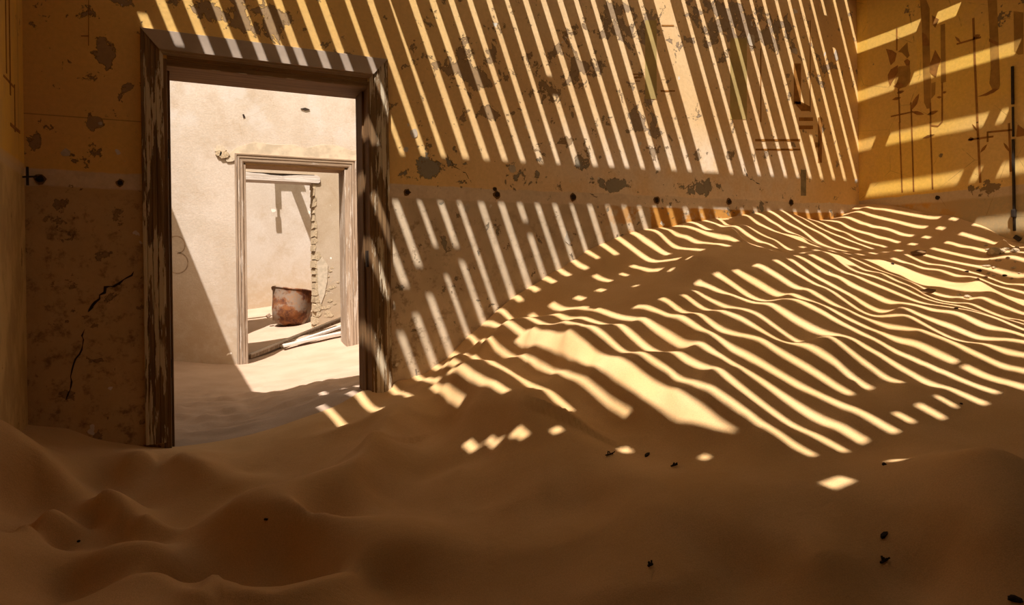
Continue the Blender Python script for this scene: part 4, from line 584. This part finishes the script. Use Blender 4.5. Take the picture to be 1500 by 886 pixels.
# ------------------------------------------------------------------ loose bits on the sand
def gz(x, y): return float(height(np.array([[x, y]]))[0])
EYE = Vector((0, -4, 1.2))
def ground(px, py):
    """a point of the dune surface along a sight line (survey from the photograph)"""
    d = fwd+rt*((px-CX)/FPX)-up*((py-CY)/FPX); t = np.linspace(1.0, 7.2, 1500); Q = np.array([[EYE.x+d.x*k, EYE.y+d.y*k] for k in t]); Zr = EYE.z+d.z*t; h = height(Q)
    i = int(np.argmax(Zr < h)); return Vector((Q[i][0], Q[i][1], h[i]))
def rock(p, s, mat, name, label, group=None, cat='stone', flat_=.6, seed=0, parts=0):
    q = random.Random(seed); import bmesh
    bm = bmesh.new(); bmesh.ops.create_icosphere(bm, subdivisions=2, radius=1.)
    for v in bm.verts:
        k = 1+.22*math.sin(v.co.x*3.1+seed)+.18*math.sin(v.co.y*4.3+seed*2)+q.uniform(-.1, .1); v.co = Vector((v.co.x*s*k*1.2, v.co.y*s*k, v.co.z*s*k*flat_))
    me = bpy.data.meshes.new(name); bm.to_mesh(me); bm.free(); me.materials.append(mat)
    o = bpy.data.objects.new(name, me); C.objects.link(o); o.location = (p.x, p.y, p.z+s*flat_*.35); o.rotation_euler = (0, 0, q.uniform(0, 3)); return tag(o, label, cat, group)
R1 = [(1460, 371, .050, 'stone', 'largest pale stone in the rubble heap below the dark slit'), (1487, 369, .028, 'stone', 'pale stone at the right picture edge in the rubble heap'), (1474, 366, .02, 'stone', 'small pale stone just right of the largest rubble stone'),
      (1434, 397, .014, 'dark', 'upper dark clod between the rubble heap and the bright patch'), (1445, 391, .018, 'stone', 'brown stone sitting on the ripple below the rubble heap'), (1416, 398, .011, 'dark', 'leftmost dark pebble below the rubble heap'),
      (1472, 404, .012, 'dark', 'dark pebble in a sunlit stripe near the right picture edge'), (1418, 436, .020, 'stone', 'pale pebble on the sunlit stripe below the wide bright patch'), (1405, 433, .014, 'stone', 'tiny pale pebble left of another on the bright stripe'),
      (1400, 452, .009, 'dark', 'dark pebble at the tip of a thin stripe below the bright patch'), (1307, 387, .012, 'dark', 'dark pebble lying in the left end of the wide bright patch'), (1408, 592, .006, 'dark', 'lone dark pebble in the shade right of the short light stripes'),
      (1488, 879, .012, 'dark', 'black pebble in the bottom right corner'), (1295, 681, .008, 'dark', 'dark clod just above the two-lobed light spot'), (115, 793, .006, 'dark', 'dark splinter on the ripples at lower left'), (390, 762, .006, 'dark', 'dark crumb on the dune face at lower left centre')]
for i, (px, py, s, mt, lab) in enumerate(R1): rock(ground(px, py), s, M[mt], 'pebble' if s < .025 else 'stone', lab, None, 'pebble' if s < .025 else 'stone', .6, i)
# rubble gravel by the dark slit
for i in range(26):
    px, py = random.uniform(1432, 1499), random.uniform(360, 412); rock(ground(px, py), random.uniform(.006, .013), M['stone'], 'gravel', 'tiny pale crumb of the rubble spread at the right edge of the dune', 'rubble crumbs at the right edge', 'pebble', .7, 100+i)
def flake(px, py, L, W, label, yaw, tilt=.25, mat='chip'):
    p = ground(px, py); r = MB(); pts = [(-L/2, -W*.3), (-L*.2, -W/2), (L*.3, -W*.4), (L/2, 0), (L*.2, W/2), (-L*.3, W*.4)]
    n = len(pts); r.add([(x, y, .004+.02*L*math.sin(x/L*3)) for x, y in pts]+[(x*.96, y*.96, -.006) for x, y in pts], [tuple(range(n)), tuple(range(2*n-1, n-1, -1))]+[(i, i+n, (i+1) % n+n, (i+1) % n) for i in range(n)])
    o = r.build('plaster_flake', M[mat]); o.location = p+Vector((0, 0, W*.5*math.sin(tilt)+.004)); o.rotation_euler = (tilt, -.1, yaw); return tag(o, label, 'fragment')
flake(1345, 373, .15, .07, 'flat brown fragment standing out of the sand right of the crest, farther one', -.2, .35)
flake(1356, 430, .12, .06, 'flat brown fragment beside the wide bright patch, nearer one', -.7, .35)
flake(1295, 786, .036, .012, 'small dark curved leaf fragment lying in the shaded foreground', .1, .2, 'dark')
flake(948, 668, .036, .012, 'dark bark fragment right of a round light spot', .3, .2, 'dark')
def twig(px, py, s, label, seed):
    p = ground(px, py); r = empty('twig', p, label=label, cat='twig'); q = random.Random(seed)
    MB().bar(p+Vector((-s, 0, .006)), p+Vector((s, .2*s, .008)), .006, .005).build('stem', M['dark'], r)
    for k in range(3):
        t = q.uniform(-.5, .6); a = p+Vector((s*t, .1*s, .008)); MB().bar(a, a+Vector((q.uniform(-.5, .5)*s, q.uniform(-.8, .8)*s, .010)), .005, .004).build('side_shoot', M['dark'], r)
twig(1296, 826, .017, 'small dark forked twig in the shaded foreground below the leaf', 1)
twig(893, 668, .018, 'dark broken twig left of the round light spots', 2)
twig(988, 684, .016, 'dark twig at the faint rightmost round light spot', 3)
twig(953, 832, .009, 'tiny dark twig at bottom centre of the foreground', 4)
twig(862, 492, .02, 'tiny dark twig in the shade left of the wide light patch', 5) if False else None
